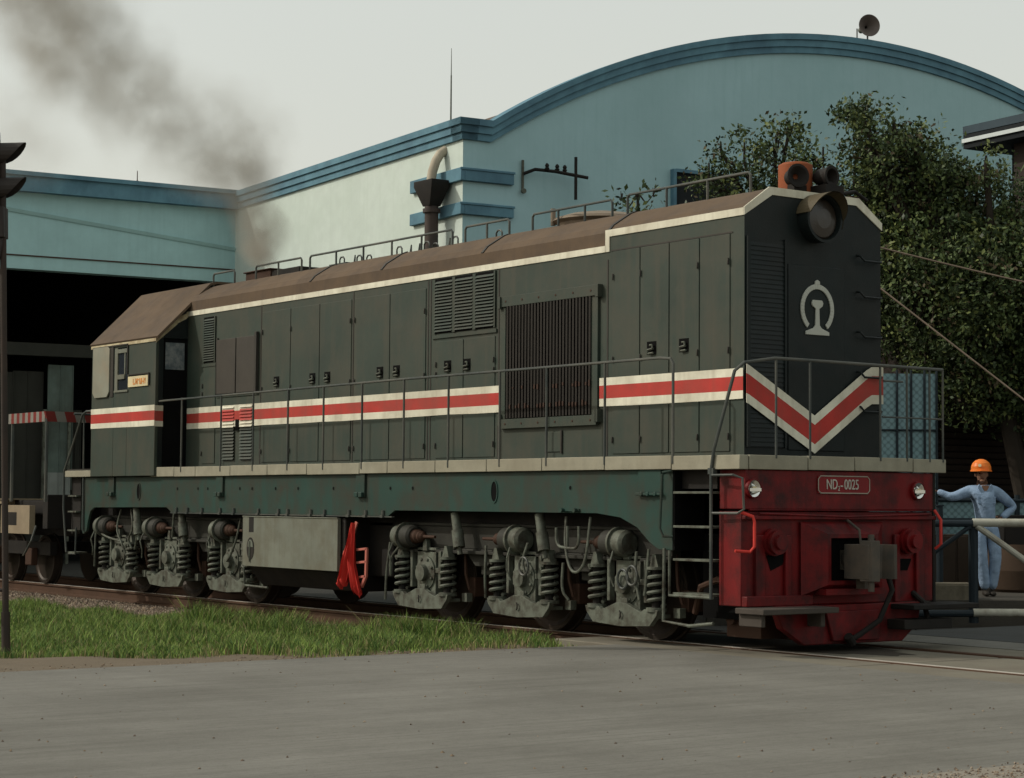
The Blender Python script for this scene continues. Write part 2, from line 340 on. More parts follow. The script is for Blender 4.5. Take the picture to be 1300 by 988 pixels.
for (h0, h1, d) in ((-.42, -.03, .06), (-.28, -.015, .10), (-.13, .0, .14)):
    P0 = [(-d*0, 9.05)]+[(b, arcz(b)) for b in bs]
    P0 = [(-d, 9.05), (.36, 9.05)]+[(b, arcz(b)) for b in bs]+[(2*BC-.36, 9.05), (2*BC, 9.05)]
    for (u0, z0), (u1, z1) in zip(P0, P0[1:]): t.prism([(u0, z0+h0), (u1, z1+h0), (u1, z1+h1), (u0, z0+h1)], 'x', -d, .34-d*.1)
t.build('gable_parapet', m_trim, bld)
sw = MBL(); sw.box(.302, 11.6, 0, .3, 0, 8.95); sw.build('side_wall', m_sunwall, bld)
swf = MBL(); swf.box(-.004, .3, -.004, .0, 0, 8.95); swf.build('corner_face', m_sunwall, bld)
t = MBL()
for (h0, h1, d) in ((-.42, -.03, .06), (-.28, -.015, .10), (-.13, .0, .14)): t.box(-d, 11.6, -d, .3, 9.05+h0-.001, 9.05+h1-.001)
t.build('side_parapet', m_trim, bld)
# roof barrel behind the gable
g = MBL()
for (b0, b1) in zip(bs, bs[1:]):
    g.add([(.3, b0, arcz(b0)-.3), (.3, b1, arcz(b1)-.3), (30, b1, arcz(b1)-.3), (30, b0, arcz(b0)-.3)], [(0,1,2,3)])
g.box(.3, 30, .05, .6, 8.5, 8.8); g.build('roof', m_roof, bld)
for z0, z1 in ((7.80, 8.06), (7.13, 7.37)):            # the two corner bands
    t = MBL(); t.box(-.09, 2.1, -.09, .0, z0, z1); t.box(-.09, 0, 0, 1.13, z0, z1)
    t.box(-.11, -.09, -.11, 1.15, z1-.05, z1); t.build('corner_band', m_trim, bld, bev=.01)
w = MBL(); w.box(-.05, -.002, hole[0], hole[1], hole[2], hole[3]); wf = w.build('window', m_sdark, bld)
w = MBL(); w.box(-.12, -.002, hole[0]-.08, hole[0], hole[2], hole[3]+.06); w.box(-.12, -.002, hole[0], hole[1]+.1, hole[3], hole[3]+.07)
w.build('frame', m_trim, wf)
# left wing: open engine shed front
def wing_b(z): pass
w = MBL(); w.box(11.6, 12.0, -22, .0, 6.82, 8.75); w.build('wing_wall', m_blue2, bld)
w = MBL()
w.box(11.36, 11.6, -22, -.01, 8.62, 9.06); w.box(11.28, 11.6, -22, -.01, 8.98, 9.08); w.build('wing_parapet', m_trim, bld)
w = MBL(); vs = [(11.5, -22, 8.76), (11.5, 0, 7.68)]
w.add([(11.5, -22, 9.2), (11.5, 0, 7.72), (11.62, 0, 7.72), (11.62, -22, 9.2), (11.5, -22, 9.13), (11.5, 0, 7.65), (11.62, 0, 7.65), (11.62, -22, 9.13)][:8],
      [(0,1,2,3), (4,5,6,7), (0,1,5,4), (3,2,6,7)])
w.v = []; w.f = []; w.m = []
w.add([(11.53, -9, 8.55), (11.53, 0, 7.68), (11.62, 0, 7.68), (11.62, -9, 8.55), (11.57, -9, 8.47), (11.57, 0, 7.60), (11.62, 0, 7.60), (11.62, -9, 8.47)],
      [(0,1,2,3), (4,5,6,7), (0,1,5,4), (3,2,6,7), (0,3,7,4), (1,2,6,5)])
w.build('drip_ledge', m_blue2, bld)
w = MBL(); w.box(11.575, 11.62, -22, -.01, 7.12, 7.15); w.build('wall_pipe', m_brown, bld)
# shed interior
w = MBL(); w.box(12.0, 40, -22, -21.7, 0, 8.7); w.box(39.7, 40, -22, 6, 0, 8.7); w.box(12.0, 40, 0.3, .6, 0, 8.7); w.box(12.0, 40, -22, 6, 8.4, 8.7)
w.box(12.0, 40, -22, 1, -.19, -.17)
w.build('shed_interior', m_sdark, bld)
m_door = mat('shed_door', (.10, .13, .115), .8, dirt=(.05, .055, .045), damt=.7, streak=.4)
m_door2 = mat('shed_door_brown', (.028,.028,.023), .85, dirt=(.03, .03, .025), damt=.7, streak=.4)
def wing_at(px, py):            # pixel of the reference study -> (b,z) on the wing's face, used once to lay out the doors
    d = cf+cr*(px-650)/FPX-cu*(py-494)/FPX; n = aw; p0 = K+aw*12.3
    tt = (p0-CAMP).dot(n)/d.dot(n); q = CAMP+d*tt-K; return q.dot(bw), q.z
def door(x0, x1, y0, y1, m, a=12.3):
    (b0, z1), (b1, _), (_, z0) = wing_at(x0, y0), wing_at(x1, y0), wing_at(x0, y1)
    w = MBL(); w.box(a, a+.08, b0, b1, max(z0, -.15), z1); n = max(2, int((b1-b0)/.25))
    for k in range(n+1):
        bb = b0+(b1-b0)*k/n; w.box(a-.02, a, bb-.01, bb+.01, max(z0, -.15), z1)
    return w.build('shed_door', m, bld)
door(62, 93, 463, 622, m_door); door(20, 58, 470, 700, m_door2, 12.5); door(94, 108, 520, 640, m_door2, 12.6); door(-30, 19, 470, 700, m_door2, 12.45)
w = MBL()
(b0, z0), (b1, z1) = wing_at(-60, 462), wing_at(125, 440)
w.box(12.1, 12.35, b0, b1+3, z1-.3, z1); w.build('door_lintel', m_door2, bld)
w = MBL(); (b0, z0) = wing_at(56, 520); w.box(12.2, 12.3, b0-.04, b0+.05, -.15, z0); (b0, z0) = wing_at(87, 530); w.box(12.2, 12.28, b0-.03, b0+.03, -.15, z0); w.build('door_post', m_grey, bld)
door(56, 86, 600, 628, mat('pale_sheet', (.2, .215, .2), .8, streak=.4), 12.15)
# things fixed to the building
sp_ = thing('loudspeaker', 'round grey horn loudspeaker on the top of the arched parapet', 'loudspeaker', tuple(L2W(-.1, BC, ZT)))
dirn = (CAMP-L2W(0, BC, ZT)).normalized(); dirn.z = 0; dirn = (dirn+Vector((.1, .35, 0))).normalized()
h = MB(); c0 = Vector((0, 0, .30)); h.lathe(c0-dirn*.25, dirn, [(0, .04), (.12, .06), (.24, .12), (.33, .22), (.36, .25), (.37, .25), (.365, .235), (.30, .16), (.2, .06), (.16, .03)], 28)
h.build('horn', mat('horn_grey', (.12, .10, .09), .5, dirt=(.2, .17, .15)), sp_)
h = MB(); h.cyl(c0-dirn*.40, c0-dirn*.25, .07, .07, 14); h.build('driver', m_grey, sp_)
h = MB(); h.tube([(0, 0, 0), (0, 0, .15), tuple(c0-dirn*.2)], .02); h.tube([(-.05, -.28, 0), (-.05, -.28, .22)], .015); h.build('bracket', m_rail, sp_)
an = MB(); an.cyl((0,0,0), (0,0,1.0), .018, .014, 8); an.cyl((0,0,1.0), (0,0,1.55), .01, .005, 8)
o = an.build('lightning_rod', m_grey); o.location = L2W(.7, .1, 9.05); tag(o, 'tall thin metal lightning rod standing on the parapet near the building corner', 'lightning rod')
an = MB(); an.cyl((0,0,0), (0,0,.28), .014, .01, 8); an.cyl((0,0,0), (0,0,.04), .04, .03, 8)
o = an.build('lightning_rod', m_brown); o.location = L2W(11.5, -2.6, 9.08); tag(o, 'short rusty rod stub on the parapet of the low left wing', 'rod')
bk = thing('wall_bracket', 'black iron insulator bracket fixed on the pale blue gable wall', 'bracket', tuple(L2W(0, 1.35, 8.0)))
def lb(a, b, z): return tuple(aw*a+bw*b+Vector((0,0,z)))
h = MB(); h.tube([lb(-.05, 0, -.32), lb(-.05, 0, .33)], .028); h.cyl(lb(-.06,0,-.3), lb(-.12,0,-.3), .05); h.build('mounting_pipe', m_grey, bk)
h = MB(); h.tube([lb(-.08, 0, .05), lb(-.2, .2, .14), lb(-.3, .6, .12), lb(-.35, 1.36, .05)], .035); h.tube([lb(-.34, 1.08, .45), lb(-.34, 1.08, -.42)], .032); h.build('iron_arm', m_black, bk)
for q in (.42, .66, .84):
    h = MB(); h.lathe(lb(-.3, q, .12), (0,0,1), [(0,.03),(.05,.05),(.07,.03),(.1,.045),(.14,.03),(.16,0)], 10); h.build('insulator', m_black, bk)
hp = thing('extraction_pipe', 'dark hopper topped exhaust pipe standing in front of the sunlit side wall', 'exhaust pipe', tuple(L2W(.72, -.31, 0)))
h = MB(); h.cyl((0,0,0), (0,0,7.35), .14, .14, 16); h.cyl((0,0,7.22),(0,0,7.30), .18, .18, 16); h.build('pipe', mat('pipe_soot', (.05,.042,.04), .7, dirt=(.1,.06,.04)), hp)
h = MB(); 
q = [(s1*.33, s2*.22) for s1, s2 in ((-1,-1),(1,-1),(1,1),(-1,1))]; q2 = [(s1*.13, s2*.13) for s1, s2 in ((-1,-1),(1,-1),(1,1),(-1,1))]
vs = [(a, b, 7.35) for a, b in q2]+[(a, b, 7.75) for a, b in q]+[(a, b, 7.86) for a, b in q]
h.add(vs, [(0,1,2,3)]+[(i,(i+1)%4,4+(i+1)%4,4+i) for i in range(4)]+[(4+i,4+(i+1)%4,8+(i+1)%4,8+i) for i in range(4)]+[(8,9,10,11)])
h.build('hopper', m_black, hp, bev=.01)
h = MB(); h.tube([(-.04,0,7.84),(-.03,.03,8.05),(-.01,.10,8.28),(.0,.20,8.44),(.0,.33,8.52)], .095, 14); h.build('duct', mat('duct_cream', (.42,.38,.3), .8, dirt=(.2,.13,.08)), hp)
# shutter building and annex built open to look shaded, at the right
m_shut = mat('shutter_brown', (.035, .026, .022), .8, dirt=(.02, .018, .016))
FRo = Vector((-8.3, 10.1, 0))
kb = thing('shuttered_store', 'dark store with a closed slatted shutter behind the worker', 'store', tuple(FRo))
w = MBL(); w.box(.1, 4, 0, 8, -.15, 5.6); w.box(-.5, 4.1, -.2, 8.2, 5.6, 5.85); w.box(-.02, .1, 0, .18, 0, 4.0); w.box(-.02, .1, 2.4, 2.55, 0, 4); w.box(-.02,.1,.18,8,3.3,4.0); w.build('wall', m_shut, kb)  # wall raised as a dark backing, standing in for foliage shade
w = MBL()
for k in range(30):
    z = .1+k*.107; w.add([(.02, .18, z), (.02, 2.4, z), (-.015, 2.4, z+.08), (-.015, .18, z+.08), (.06, .18, z+.1), (.06, 2.4, z+.1)], [(0,1,2,3), (3,2,5,4)])
w.build('shutter', m_shut, kb)
CN = Vector((-9.75, 12.76, 0))
cn = thing('annex_opened_for_shade', 'annex built open and near-black to look shaded, with a pale edged flat roof at the upper right', 'shed', tuple(CN))
w = MBL(); w.box(-14, 0, 0, 7, 8.06, 8.2); w.build('roof_slab', mat('fascia_dark', (.035,.055,.07), .7), cn)
w = MBL(); w.box(-14.02, .0, -.03, .0, 7.90, 7.97); w.build('gutter', mat('gutter_pale', (.5, .55, .55), .6), cn)
w = MBL(); w.box(-14, 0, .01, 7, 7.80, 8.05); w.box(-14, -.6, 3.0, 3.2, -.15, 7.8);  w.box(-.8, -.6, .6, 7, -.15, 7.8); w.build('annex_shade_wall', m_sdark, cn)  # annex built open with near-black walls so that it looks shaded
for a in (-1.0, -7, -13.5):
    w = MBL(); w.box(a-.15, a+.15, .4, .7, -.15, 7.8); w.build('column', m_shut, cn)
# ================================================================== TREES
m_leaf = [mat('leaf_a', (.07, .10, .036), .55, bump=0, var=.3, scale=2), mat('leaf_b', (.034, .052, .022), .5, bump=0, var=.3), mat('leaf_c', (.125, .15, .048), .6, bump=0), mat('leaf_d', (.07, .055, .03), .6, bump=0)]
m_bark = mat('bark', (.03,.024,.018), .9, dirt=(.03, .025, .02))
def tree(name, label, base, crown, nclump, nleaf, leaf=.10, trunk=.12, flat=.9):
    """crown: list of (center, radii); leaves gathered in twig clumps through the crown's volume"""
    t = thing(name, label, 'tree', base); B = Vector(base)
    tm = MB(); cen = []
    top = max(c[2]+r[2] for c, r in crown)
    mid = Vector((sum(c[0] for c, r in crown)/len(crown), sum(c[1] for c, r in crown)/len(crown), 0))-B; mid.z = 0
    z1 = min(c[2]-r[2] for c, r in crown)+.6
    fork = Vector((mid.x*.4, mid.y*.4, z1))
    tm.tube([(0,0,-.2), (0,0,.2), tuple(fork*.5), tuple(fork)], [trunk*1.5, trunk*1.1, trunk, trunk*.85], 10)
    for c, r in crown:
        C0 = Vector(c)-B
        p = [fork, fork.lerp(C0, .5)+Vector((0,0,-.2)), C0, C0+Vector((0,0,r[2]*.6))]
        tm.tube([tuple(q) for q in p], [trunk*.7, trunk*.5, trunk*.28, .015], 8)
        n = int(nclump*r[0]*r[1]*r[2])
        for k in range(n):
            d = Vector(RNG.normal(0, 1, 3)).normalized()*(RNG.random()**.38)
            q = C0+Vector((d.x*r[0], d.y*r[1], d.z*r[2]))
            q += Vector((math.sin(q.z*3+q.x), math.cos(q.z*2.3+q.y), math.sin(q.x*2.7))).normalized()*.15
            cen.append(q)
            if k % 3 == 0: s_ = C0.lerp(q, .35)+Vector((0,0,-.1)); tm.tube([tuple(s_), tuple(s_.lerp(q, .6)+Vector((0,0,-.04))), tuple(q)], [.02, .012, .004], 4)
    tm.build('trunk', m_bark, t)
    cen = np.array([tuple(c) for c in cen]); m = len(cen); n = m*nleaf
    ci = np.repeat(np.arange(m), nleaf); cs = RNG.uniform(.10, .26, m)[ci]
    P = cen[ci]+np.clip(RNG.normal(0, 1, (n, 3)), -1.6, 1.6)*cs[:, None]*np.array([1, 1, .8])*.75
    up = np.array([0, 0, -.35]); d = RNG.normal(0, 1, (n, 3))+up; d /= np.linalg.norm(d, axis=1)[:, None]
    e = np.cross(d, RNG.normal(0, 1, (n, 3))); e /= np.linalg.norm(e, axis=1)[:, None]
    l = leaf*RNG.uniform(.6, 1.3, n)[:, None]; wd = l*.27
    V = np.stack([P, P+d*l*.5+e*wd, P+d*l, P+d*l*.5-e*wd], 1).reshape(-1, 3)
    F = (np.arange(n)[:, None]*4+np.array([[0,1,2,3]]))
    cm = RNG.choice(4, m, p=[.42, .36, .15, .07]); mi = np.where(RNG.random(n) < .6, cm[ci], RNG.choice(4, n, p=[.45, .4, .1, .05]))
    npmesh('crown', V, F, m_leaf, t, mi)
    return t
def ud(px, py, D):
    return CAMP+(cf+cr*(px-650)/FPX-cu*(py-494)/FPX)*D
def cc(px, py, D, rx, rz, ry=None): p = ud(px, py, D); return (tuple(p), (rx, ry or rx, rz))
tb = ud(1330, 700, 32)
tree('broadleaf_tree', 'tall dark bushy tree filling the space right of the locomotive', (tb.x, tb.y, -.15),
     [cc(1105, 192, 32, .65, .7), cc(1165, 205, 32, .7, .7), cc(1240, 275, 32.5, 1.0, .9), cc(1120, 300, 32.5, .95, 1.0), cc(1190, 340, 32, 1.15, 1.2), cc(1275, 370, 31.5, 1.1, 1.3),
      cc(1150, 400, 33, .8, .95), cc(1240, 450, 32, 1.0, 1.0), cc(1320, 350, 32, 1.2, 1.4), cc(1320, 450, 32, 1.0, 1.3), cc(1175, 480, 32, .42, .8), cc(1085, 240, 32.5, .5, .6), cc(1160,260,33,1.0,1.1), cc(1252,212,31.5,.38,.30), cc(1095,150,32,.45,.35), cc(1135,165,32,.3,.3), cc(1230,380,33,1.3,1.3), cc(1290,480,32.5,1.0,.8)],
     190, 44, .085, .16)
tb = ud(975, 500, 33.5)
tree('slender_tree', 'smaller thin leafed tree top showing above the locomotive nose hood', (tb.x, tb.y, -.15),
     [cc(945, 205, 33.5, .55, .55), cc(985, 200, 33.5, .6, .6), cc(915, 235, 33.5, .5, .4), cc(1030, 235, 33.5, .6, .5), cc(970, 270, 34, .9, .6), cc(1060, 270, 33.5, .6, .6), cc(1045, 205, 33, .42, .4), cc(1000, 175, 33.5, .4, .3), cc(900, 225, 33.5, .3, .4), cc(915,190,33.5,.18,.22)],
     170, 26, .088, .09)
tb = ud(808, 500, 36)
tree('young_sapling', 'small sapling with only its leafy tips above the locomotive roof', (tb.x, tb.y, -.15),
     [cc(790, 250, 36, .14, .10), cc(831, 245, 36, .10, .14), cc(812, 268, 36, .25, .10)],
     2500, 5, .12, .03)
# ================================================================== LOCOMOTIVE
loco = thing('diesel_locomotive', 'dark green diesel locomotive with red and white waistband and red front beam', 'locomotive')
HW = .97; DZ = 1.93; EZ = 4.38; EL = 4.22; XF = -.47; XR = -2.66; XB = -12.7; TZ = 4.66
hd = MB()
sec = [(-HW, DZ), (-HW, EZ+.02), (-.90, EZ+.10), (-.66, TZ-.03), (-.58, TZ), (.58, TZ), (.66, TZ-.03), (.90, EZ+.10), (HW, EZ+.02), (HW, DZ)]
def hood_sec(x0, x1, ez):
    n = len(sec); V = [(x0, *p) for p in sec]+[(x1, *p) for p in sec]
    zz = ez
    # side quads split at the stripe height so the brown roof starts there
    for s in (-1, 1):
        hd.add([(x0, s*HW, DZ), (x1, s*HW, DZ), (x1, s*HW, zz), (x0, s*HW, zz)], [(0,1,2,3)], 0)
        if EZ+.02-zz > 1e-4: hd.add([(x0, s*HW, zz), (x1, s*HW, zz), (x1, s*HW, EZ+.02), (x0, s*HW, EZ+.02)], [(0,1,2,3)], 1)
    for i in range(1, 8): hd.add([V[i], V[n+i], V[n+i+1], V[i+1]], [(0,1,2,3)], 1)
hood_sec(XB, XR, EL); hood_sec(XR, XF, EZ+.019)
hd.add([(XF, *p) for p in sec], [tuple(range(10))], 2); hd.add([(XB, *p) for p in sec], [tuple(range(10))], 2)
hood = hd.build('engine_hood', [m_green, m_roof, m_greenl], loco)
# roof joint seams
for x in (-2.66, -5.05, -9.1, -7.3):
    r_ = MB()
    for (p, q) in zip(sec[1:], sec[2:5]):
        a, b = Vector((0, *p)), Vector((0, *q)); n = Vector((0, -(b-a).z, (b-a).y)).normalized()*.012
        r_.add([(x-.02, a.y, a.z), (x+.02, a.y, a.z), (x+.02, b.y, b.z), (x-.02, b.y, b.z)]+[(x+dx, (v+n).y, (v+n).z) for dx, v in ((-.02,a),(.02,a),(.02,b),(-.02,b))], [(4,5,6,7),(0,1,5,4),(3,2,6,7),(0,3,7,4),(1,2,6,5)])
    r_.build('roof_seam', m_dark, hood)
# eaves stripe and trim
st = MB()
st.box(XB-.0, XR-.03, -HW-.012, -HW+.001, EL-.035, EL+.035, 0); st.box(XR-.035, XR+.035, -HW-.012, -HW+.001, EL-.035, EZ+.045, 0)
st.box(XR+.035, XF+.0, -HW-.012, -HW+.001, EZ-.03, EZ+.045, 0)
tr = [(-HW-.012, EZ-.03), (-HW-.012, EZ+.05), (-.64, TZ+.005), (.64, TZ+.005), (HW+.012, EZ+.05), (HW+.012, EZ-.03), (.60, TZ-.075), (-.60, TZ-.075)]
st.prism(tr[:3]+[tr[7]], 'x', XF-.002, XF+.014); st.prism([tr[2], tr[3], tr[6], tr[7]], 'x', XF-.002, XF+.014); st.prism([tr[3], tr[4], tr[5], tr[6]], 'x', XF-.002, XF+.014)
st.build('eaves_stripe', m_white, hood)
# waistband on the hood side (cream / red / cream), broken by grille and cab shadow gap
def waist(mb, x0, x1, y, z0=2.50, z1=2.81, t=.007, seg=.5):
    n = max(1, int(abs(x1-x0)/seg)); X = [x0+(x1-x0)*i/n for i in range(n+1)]
    W1 = [random.uniform(-.006, .006) for _ in X]; W2 = [random.uniform(-.006, .006) for _ in X]
    h = z1-z0
    for i in range(n):
        for a, b, mi in ((0, .27, 0), (.27, .73, 1), (.73, 1, 0)):
            za0, zb0 = z0+h*a+W1[i]*(a > 0 or 1), z0+h*b+W2[i]*(b < 1)
            za1, zb1 = z0+h*a+W1[i+1]*(a > 0 or 1), z0+h*b+W2[i+1]*(b < 1)
            if a > 0: za0, za1 = z0+h*a+W2[i]*.0, z0+h*a+W2[i+1]*.0
            if b < 1: zb0, zb1 = z0+h*b, z0+h*b
            mb.add([(X[i], y-t, za0), (X[i+1], y-t, za1), (X[i+1], y-t, zb1), (X[i], y-t, zb0)], [(0,1,2,3)], mi)
# side doors first: thin panels standing proud, stripes are drawn on them as thin sheets
def side_door(x0, x1, z0=1.99, z1=4.10, handle=None, hinge=0, tf=.010):
    d = MB(); d.box(x0+.009, x1-.009, -HW-tf, -HW, z0, z1, 0)
    if hinge is not None:
        hx = x0+.02 if hinge == 0 else x1-.02
        for hzv in (z1-.28, 3.0, z0+.15):
            if z0 < hzv < z1: d.cyl((hx, -HW-.022, hzv-.035), (hx, -HW-.022, hzv+.035), .009, n=8, mi=1)
    o = d.build('access_door', [m_green, m_dark], hood, bev=.004)
    if handle is not None:
        h = MB(); h.box(handle-.075, handle+.075, -HW-tf-.004, -HW-tf+.001, 3.02, 3.16, 0)
        y = -HW-tf
        h.tube([(handle-.02, y-.01, 3.12), (handle+.04, y-.03, 3.12), (handle+.045, y-.03, 3.08)], .011, 6, 1)
        h.tube([(handle+.045, y-.02, 3.08), (handle-.03, y-.03, 3.07), (handle-.03, y-.025, 3.03), (handle+.05, y-.02, 3.035)], .013, 6, 1)
        h.build('handle', [m_pitch, m_grey], o)
    return o
for x0, x1, hdl, hg in ((-2.57,-2.1,None,0), (-2.1,-1.62,-1.9,0), (-1.62,-1.14,-1.38,1), (-1.14,-.67,None,1)): side_door(x0, x1, 1.98, 4.18, hdl, hg)
for x0, x1, hdl, hg in ((-10.4,-9.6,-9.97,0), (-9.6,-8.82,-8.99,0), (-8.82,-8.0,-8.6,1), (-7.93,-7.07,-7.29,0), (-7.07,-6.24,-6.9,1)): side_door(x0, x1, 1.98, 4.08, hdl, hg)
for x0, x1, hdl, hg in ((-6.02,-5.42,-5.75,0), (-5.42,-4.76,-5.34,1)): side_door(x0, x1, 1.98, 3.40, hdl, hg)
side_door(-12.2, -11.78, 1.98, 3.40, None, 0)
def side_louvre(x0, x1, z0, z1, cols, n, proud=.03):
    h = MB(); h.box(x0, x1, -HW-.008, -HW+.001, z0, z1, 1)
    h.box(x0-.03, x1+.03, -HW-.02, -HW, z0-.06, z0-.02, 0)
    cw = (x1-x0)/cols
    for c in range(cols):
        a, b = x0+c*cw+.03, x0+(c+1)*cw-.03
        for k in range(n):
            z = z0+.02+(z1-z0-.04)*k/n; dz = (z1-z0)/n
            h.add([(a, -HW-proud, z), (b, -HW-proud, z), (b, -HW-.006, z+dz*.75), (a, -HW-.006, z+dz*.75)], [(0,1,2,3)], 0)
        h.box(a-.03, a, -HW-.02, -HW, z0, z1, 0); h.box(b, b+.03, -HW-.02, -HW, z0, z1, 0)
    return h.build('louvre', [m_green, m_pitch], hood)
m_lou = m_green
side_louvre(-6.06, -4.76, 3.50, 4.17, 3, 16); side_louvre(-12.18, -11.8, 3.46, 4.13, 1, 18)
lv = MB()
for c0 in (-11.54, -11.0):
    for k in range(17):
        z = 2.03+k*.046; mi = 1 if z > 2.76 or 2.48 < z < 2.57 else (2 if 2.57 <= z <= 2.72 else 0)
        lv.add([(c0, -HW-.034, z), (c0+.36, -HW-.034, z), (c0+.36, -HW-.0115, z+.036), (c0, -HW-.0115, z+.036)], [(0,1,2,3)], mi)
        lv.box(c0, c0+.36, -HW-.0118, -HW-.0112, z-.008, z, 3)
lv.box(-11.12, -11.03, -HW-.03, -HW-.011, 2.44, 2.6, 3)
LV_ = lambda: lv.build('louvre', [m_green, m_white, m_red, m_pitch], hood)
LV_()
# stripe sheets on the side
TF = HW+.0105
sb = MB(); waist(sb, -12.28, -4.66, -TF); sb.build('waistband', [m_white, m_red], hood)
sb = MB(); waist(sb, -2.78, XF, -TF); sb.build('waistband', [m_white, m_red], hood)
sb = MB()
for a, b, mi in ((2.50, 2.584, 0), (2.584, 2.726, 1), (2.726, 2.81, 0)): sb.box(XB+.01, -12.28, -HW-.004, -HW+.001, a, b, mi)
sb.build('waistband', [m_white, m_red], hood)
# big side grille
gr = MB()
gr.box(-4.52, -2.92, -HW-.012, -HW-.002, 2.42, 3.72, 1)
gr.box(-4.62, -2.80, -HW-.05, -HW, 3.72, 3.84, 0); gr.box(-4.62, -2.80, -HW-.05, -HW, 2.30, 2.41, 0)
gr.box(-4.62, -4.53, -HW-.03, -HW, 2.41, 3.72, 0); gr.box(-2.92, -2.80, -HW-.03, -HW, 2.41, 3.72, 0)
for k in range(6):
    gr.cyl((-4.5+k*.32, -HW-.055, 3.78), (-4.5+k*.32, -HW-.05, 3.78), .014, n=8, mi=2); gr.cyl((-4.5+k*.32, -HW-.055, 2.355), (-4.5+k*.32, -HW-.05, 2.355), .014, n=8, mi=2)
for x in (-4.64, -2.80):
    for z in (3.70, 2.33): gr.box(x, x+.05, -HW-.07, -HW, z, z+.14, 0)
grille = gr.build('radiator_grille', [m_green, m_pitch, m_brown], hood, bev=.004)
gb = MB()
for k in range(27):
    x = -4.49+k*.0595
    gb.add([(x, -HW-.014, 2.42), (x+.008, -HW-.05, 2.42), (x+.034, -HW-.044, 2.42), (x, -HW-.014, 3.72), (x+.008, -HW-.05, 3.72), (x+.034, -HW-.044, 3.72)], [(0,1,4,3), (1,2,5,4), (0,2,1), (3,4,5)], 0)
    if random.random() < .6: gb.box(x+.008, x+.033, -HW-.051, -HW-.04, 2.51+random.random()*.03, 2.56+random.random()*.03, 1)
    if random.random() < .4: gb.box(x+.008, x+.033, -HW-.051, -HW-.04, 2.73+random.random()*.03, 2.77+random.random()*.03, 1)
gb.build('grille_bar', [mat('grille_bar_brown', (.019,.016,.013), .6), mat('old_stripe', (.05,.028,.02), .7)], grille)['kind'] = 'stuff'
# dark shutters near the cab
h = MB()
for a, b in ((-11.71, -11.15), (-11.12, -10.56)): h.box(a, b, -HW-.03, -HW, 2.98, 3.77, 0)
h.box(-11.74, -10.5, -HW-.015, -HW, 2.93, 2.98, 1); h.box(-10.56, -10.50, -HW-.05, -HW, 2.96, 3.82, 2); h.box(-11.74, -11.71, -HW-.03, -HW, 2.98, 3.8, 2)
h.build('side_shutter', [mat('shutter_dark', (.048, .043, .037), .6, dirt=(.06, .052, .04)), m_green, m_dark], hood, bev=.004)
h = MB(); h.box(-3.78, -3.46, -HW-.014, -HW, 2.02, 2.24, 0); h.box(-3.48, -3.455, -HW-.02, -HW, 2.0, 2.26, 1); h.build('small_hatch', [m_green, m_dark], hood, bev=.003)
for x in (-10.44, -7.965, -6.14, -6.2, -4.70, -2.66):
    h = MB(); h.box(x-.010, x+.010, -HW-.005, -HW, 1.96, 4.17 if x != -2.66 else 4.1); h.build('panel_joint', m_dark, hood)
h = MB(); h.box(-2.6, -.64, -HW-.006, -HW, 4.185, 4.2); h.build('panel_joint', m_dark, hood)
# --- front of the hood
h = MB()
h.box(XF, XF+.012, -.93, -.42, 2.02, 4.12, 1)
for k in range(44):
    z = 2.03+k*.047
    h.add([(XF+.020, -.91, z), (XF+.020, -.44, z), (XF+.012, -.44, z+.036), (XF+.012, -.91, z+.036)], [(0,1,2,3)], 0)
h.box(XF, XF+.03, -.44, -.41, 2.02, 4.14, 0); h.box(XF, XF+.03, -.95, -.91, 2.02, 4.14, 0)
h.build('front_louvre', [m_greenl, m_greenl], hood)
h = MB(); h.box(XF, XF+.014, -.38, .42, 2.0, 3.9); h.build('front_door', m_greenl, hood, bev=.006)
h = MB()
VL = [(-.97, 2.655), (-.93, 2.64), (-.03, 2.165)]; VR = [(-.03, 2.165), (.72, 2.66), (.80, 2.70), (.97, 2.705)]
for V_ in (VL, VR):
    for lo, hi, mi in ((-.185, -.095, 0), (-.095, .095, 1), (.095, .185, 0)): band(h, V_, lo*1.05, hi*1.05, 'x', XF+.0305, XF+.036, mi)
h.build('chevron', [m_white, m_red], hood)
for z in (2.42, 2.78, 3.2, 3.62, 4.0):
    h = MB(); h.tube([(XF, .62, z+.06), (XF+.05, .62, z+.05), (XF+.07, .66, z), (XF+.07, .9, z), (XF+.05, .93, z+.01), (XF, .93, z+.02)], .012, 6); h.build('grab_iron', m_greenl, hood)
# railway emblem: ring with rail inside
h = MB(); cy, cz = 0.02, 3.46; N_ = 30
for k in range(N_):
    a0 = R(-52+284*k/N_)+0; a1 = R(-52+284*(k+1)/N_)
    P = []
    for a in (a0, a1):
        for rr in (.236, .188): P.append((cy+math.cos(a)*rr, cz+math.sin(a)*rr*1.08))
    h.prism([P[0], P[2], P[3], P[1]], 'x', XF+.014, XF+.03)
h.prism([(cy-.035, cz+.25), (cy+.035, cz+.25), (cy+.03, cz+.285), (cy+.0, cz+.30), (cy-.03, cz+.285)], 'x', XF+.014, XF+.031)
rail_pts = [(-.165,-.27),(.165,-.27),(.165,-.235),(.06,-.20),(.03,-.17),(.024,.0),(.07,.03),(.08,.06),(.065,.09),(-.065,.09),(-.08,.06),(-.07,.03),(-.024,.0),(-.03,-.17),(-.06,-.20),(-.165,-.235)]
h.prism([(cy+a, cz+b) for a, b in rail_pts], 'x', XF+.014, XF+.031)
h.build('railway_emblem', m_emblem, hood, bev=.003)
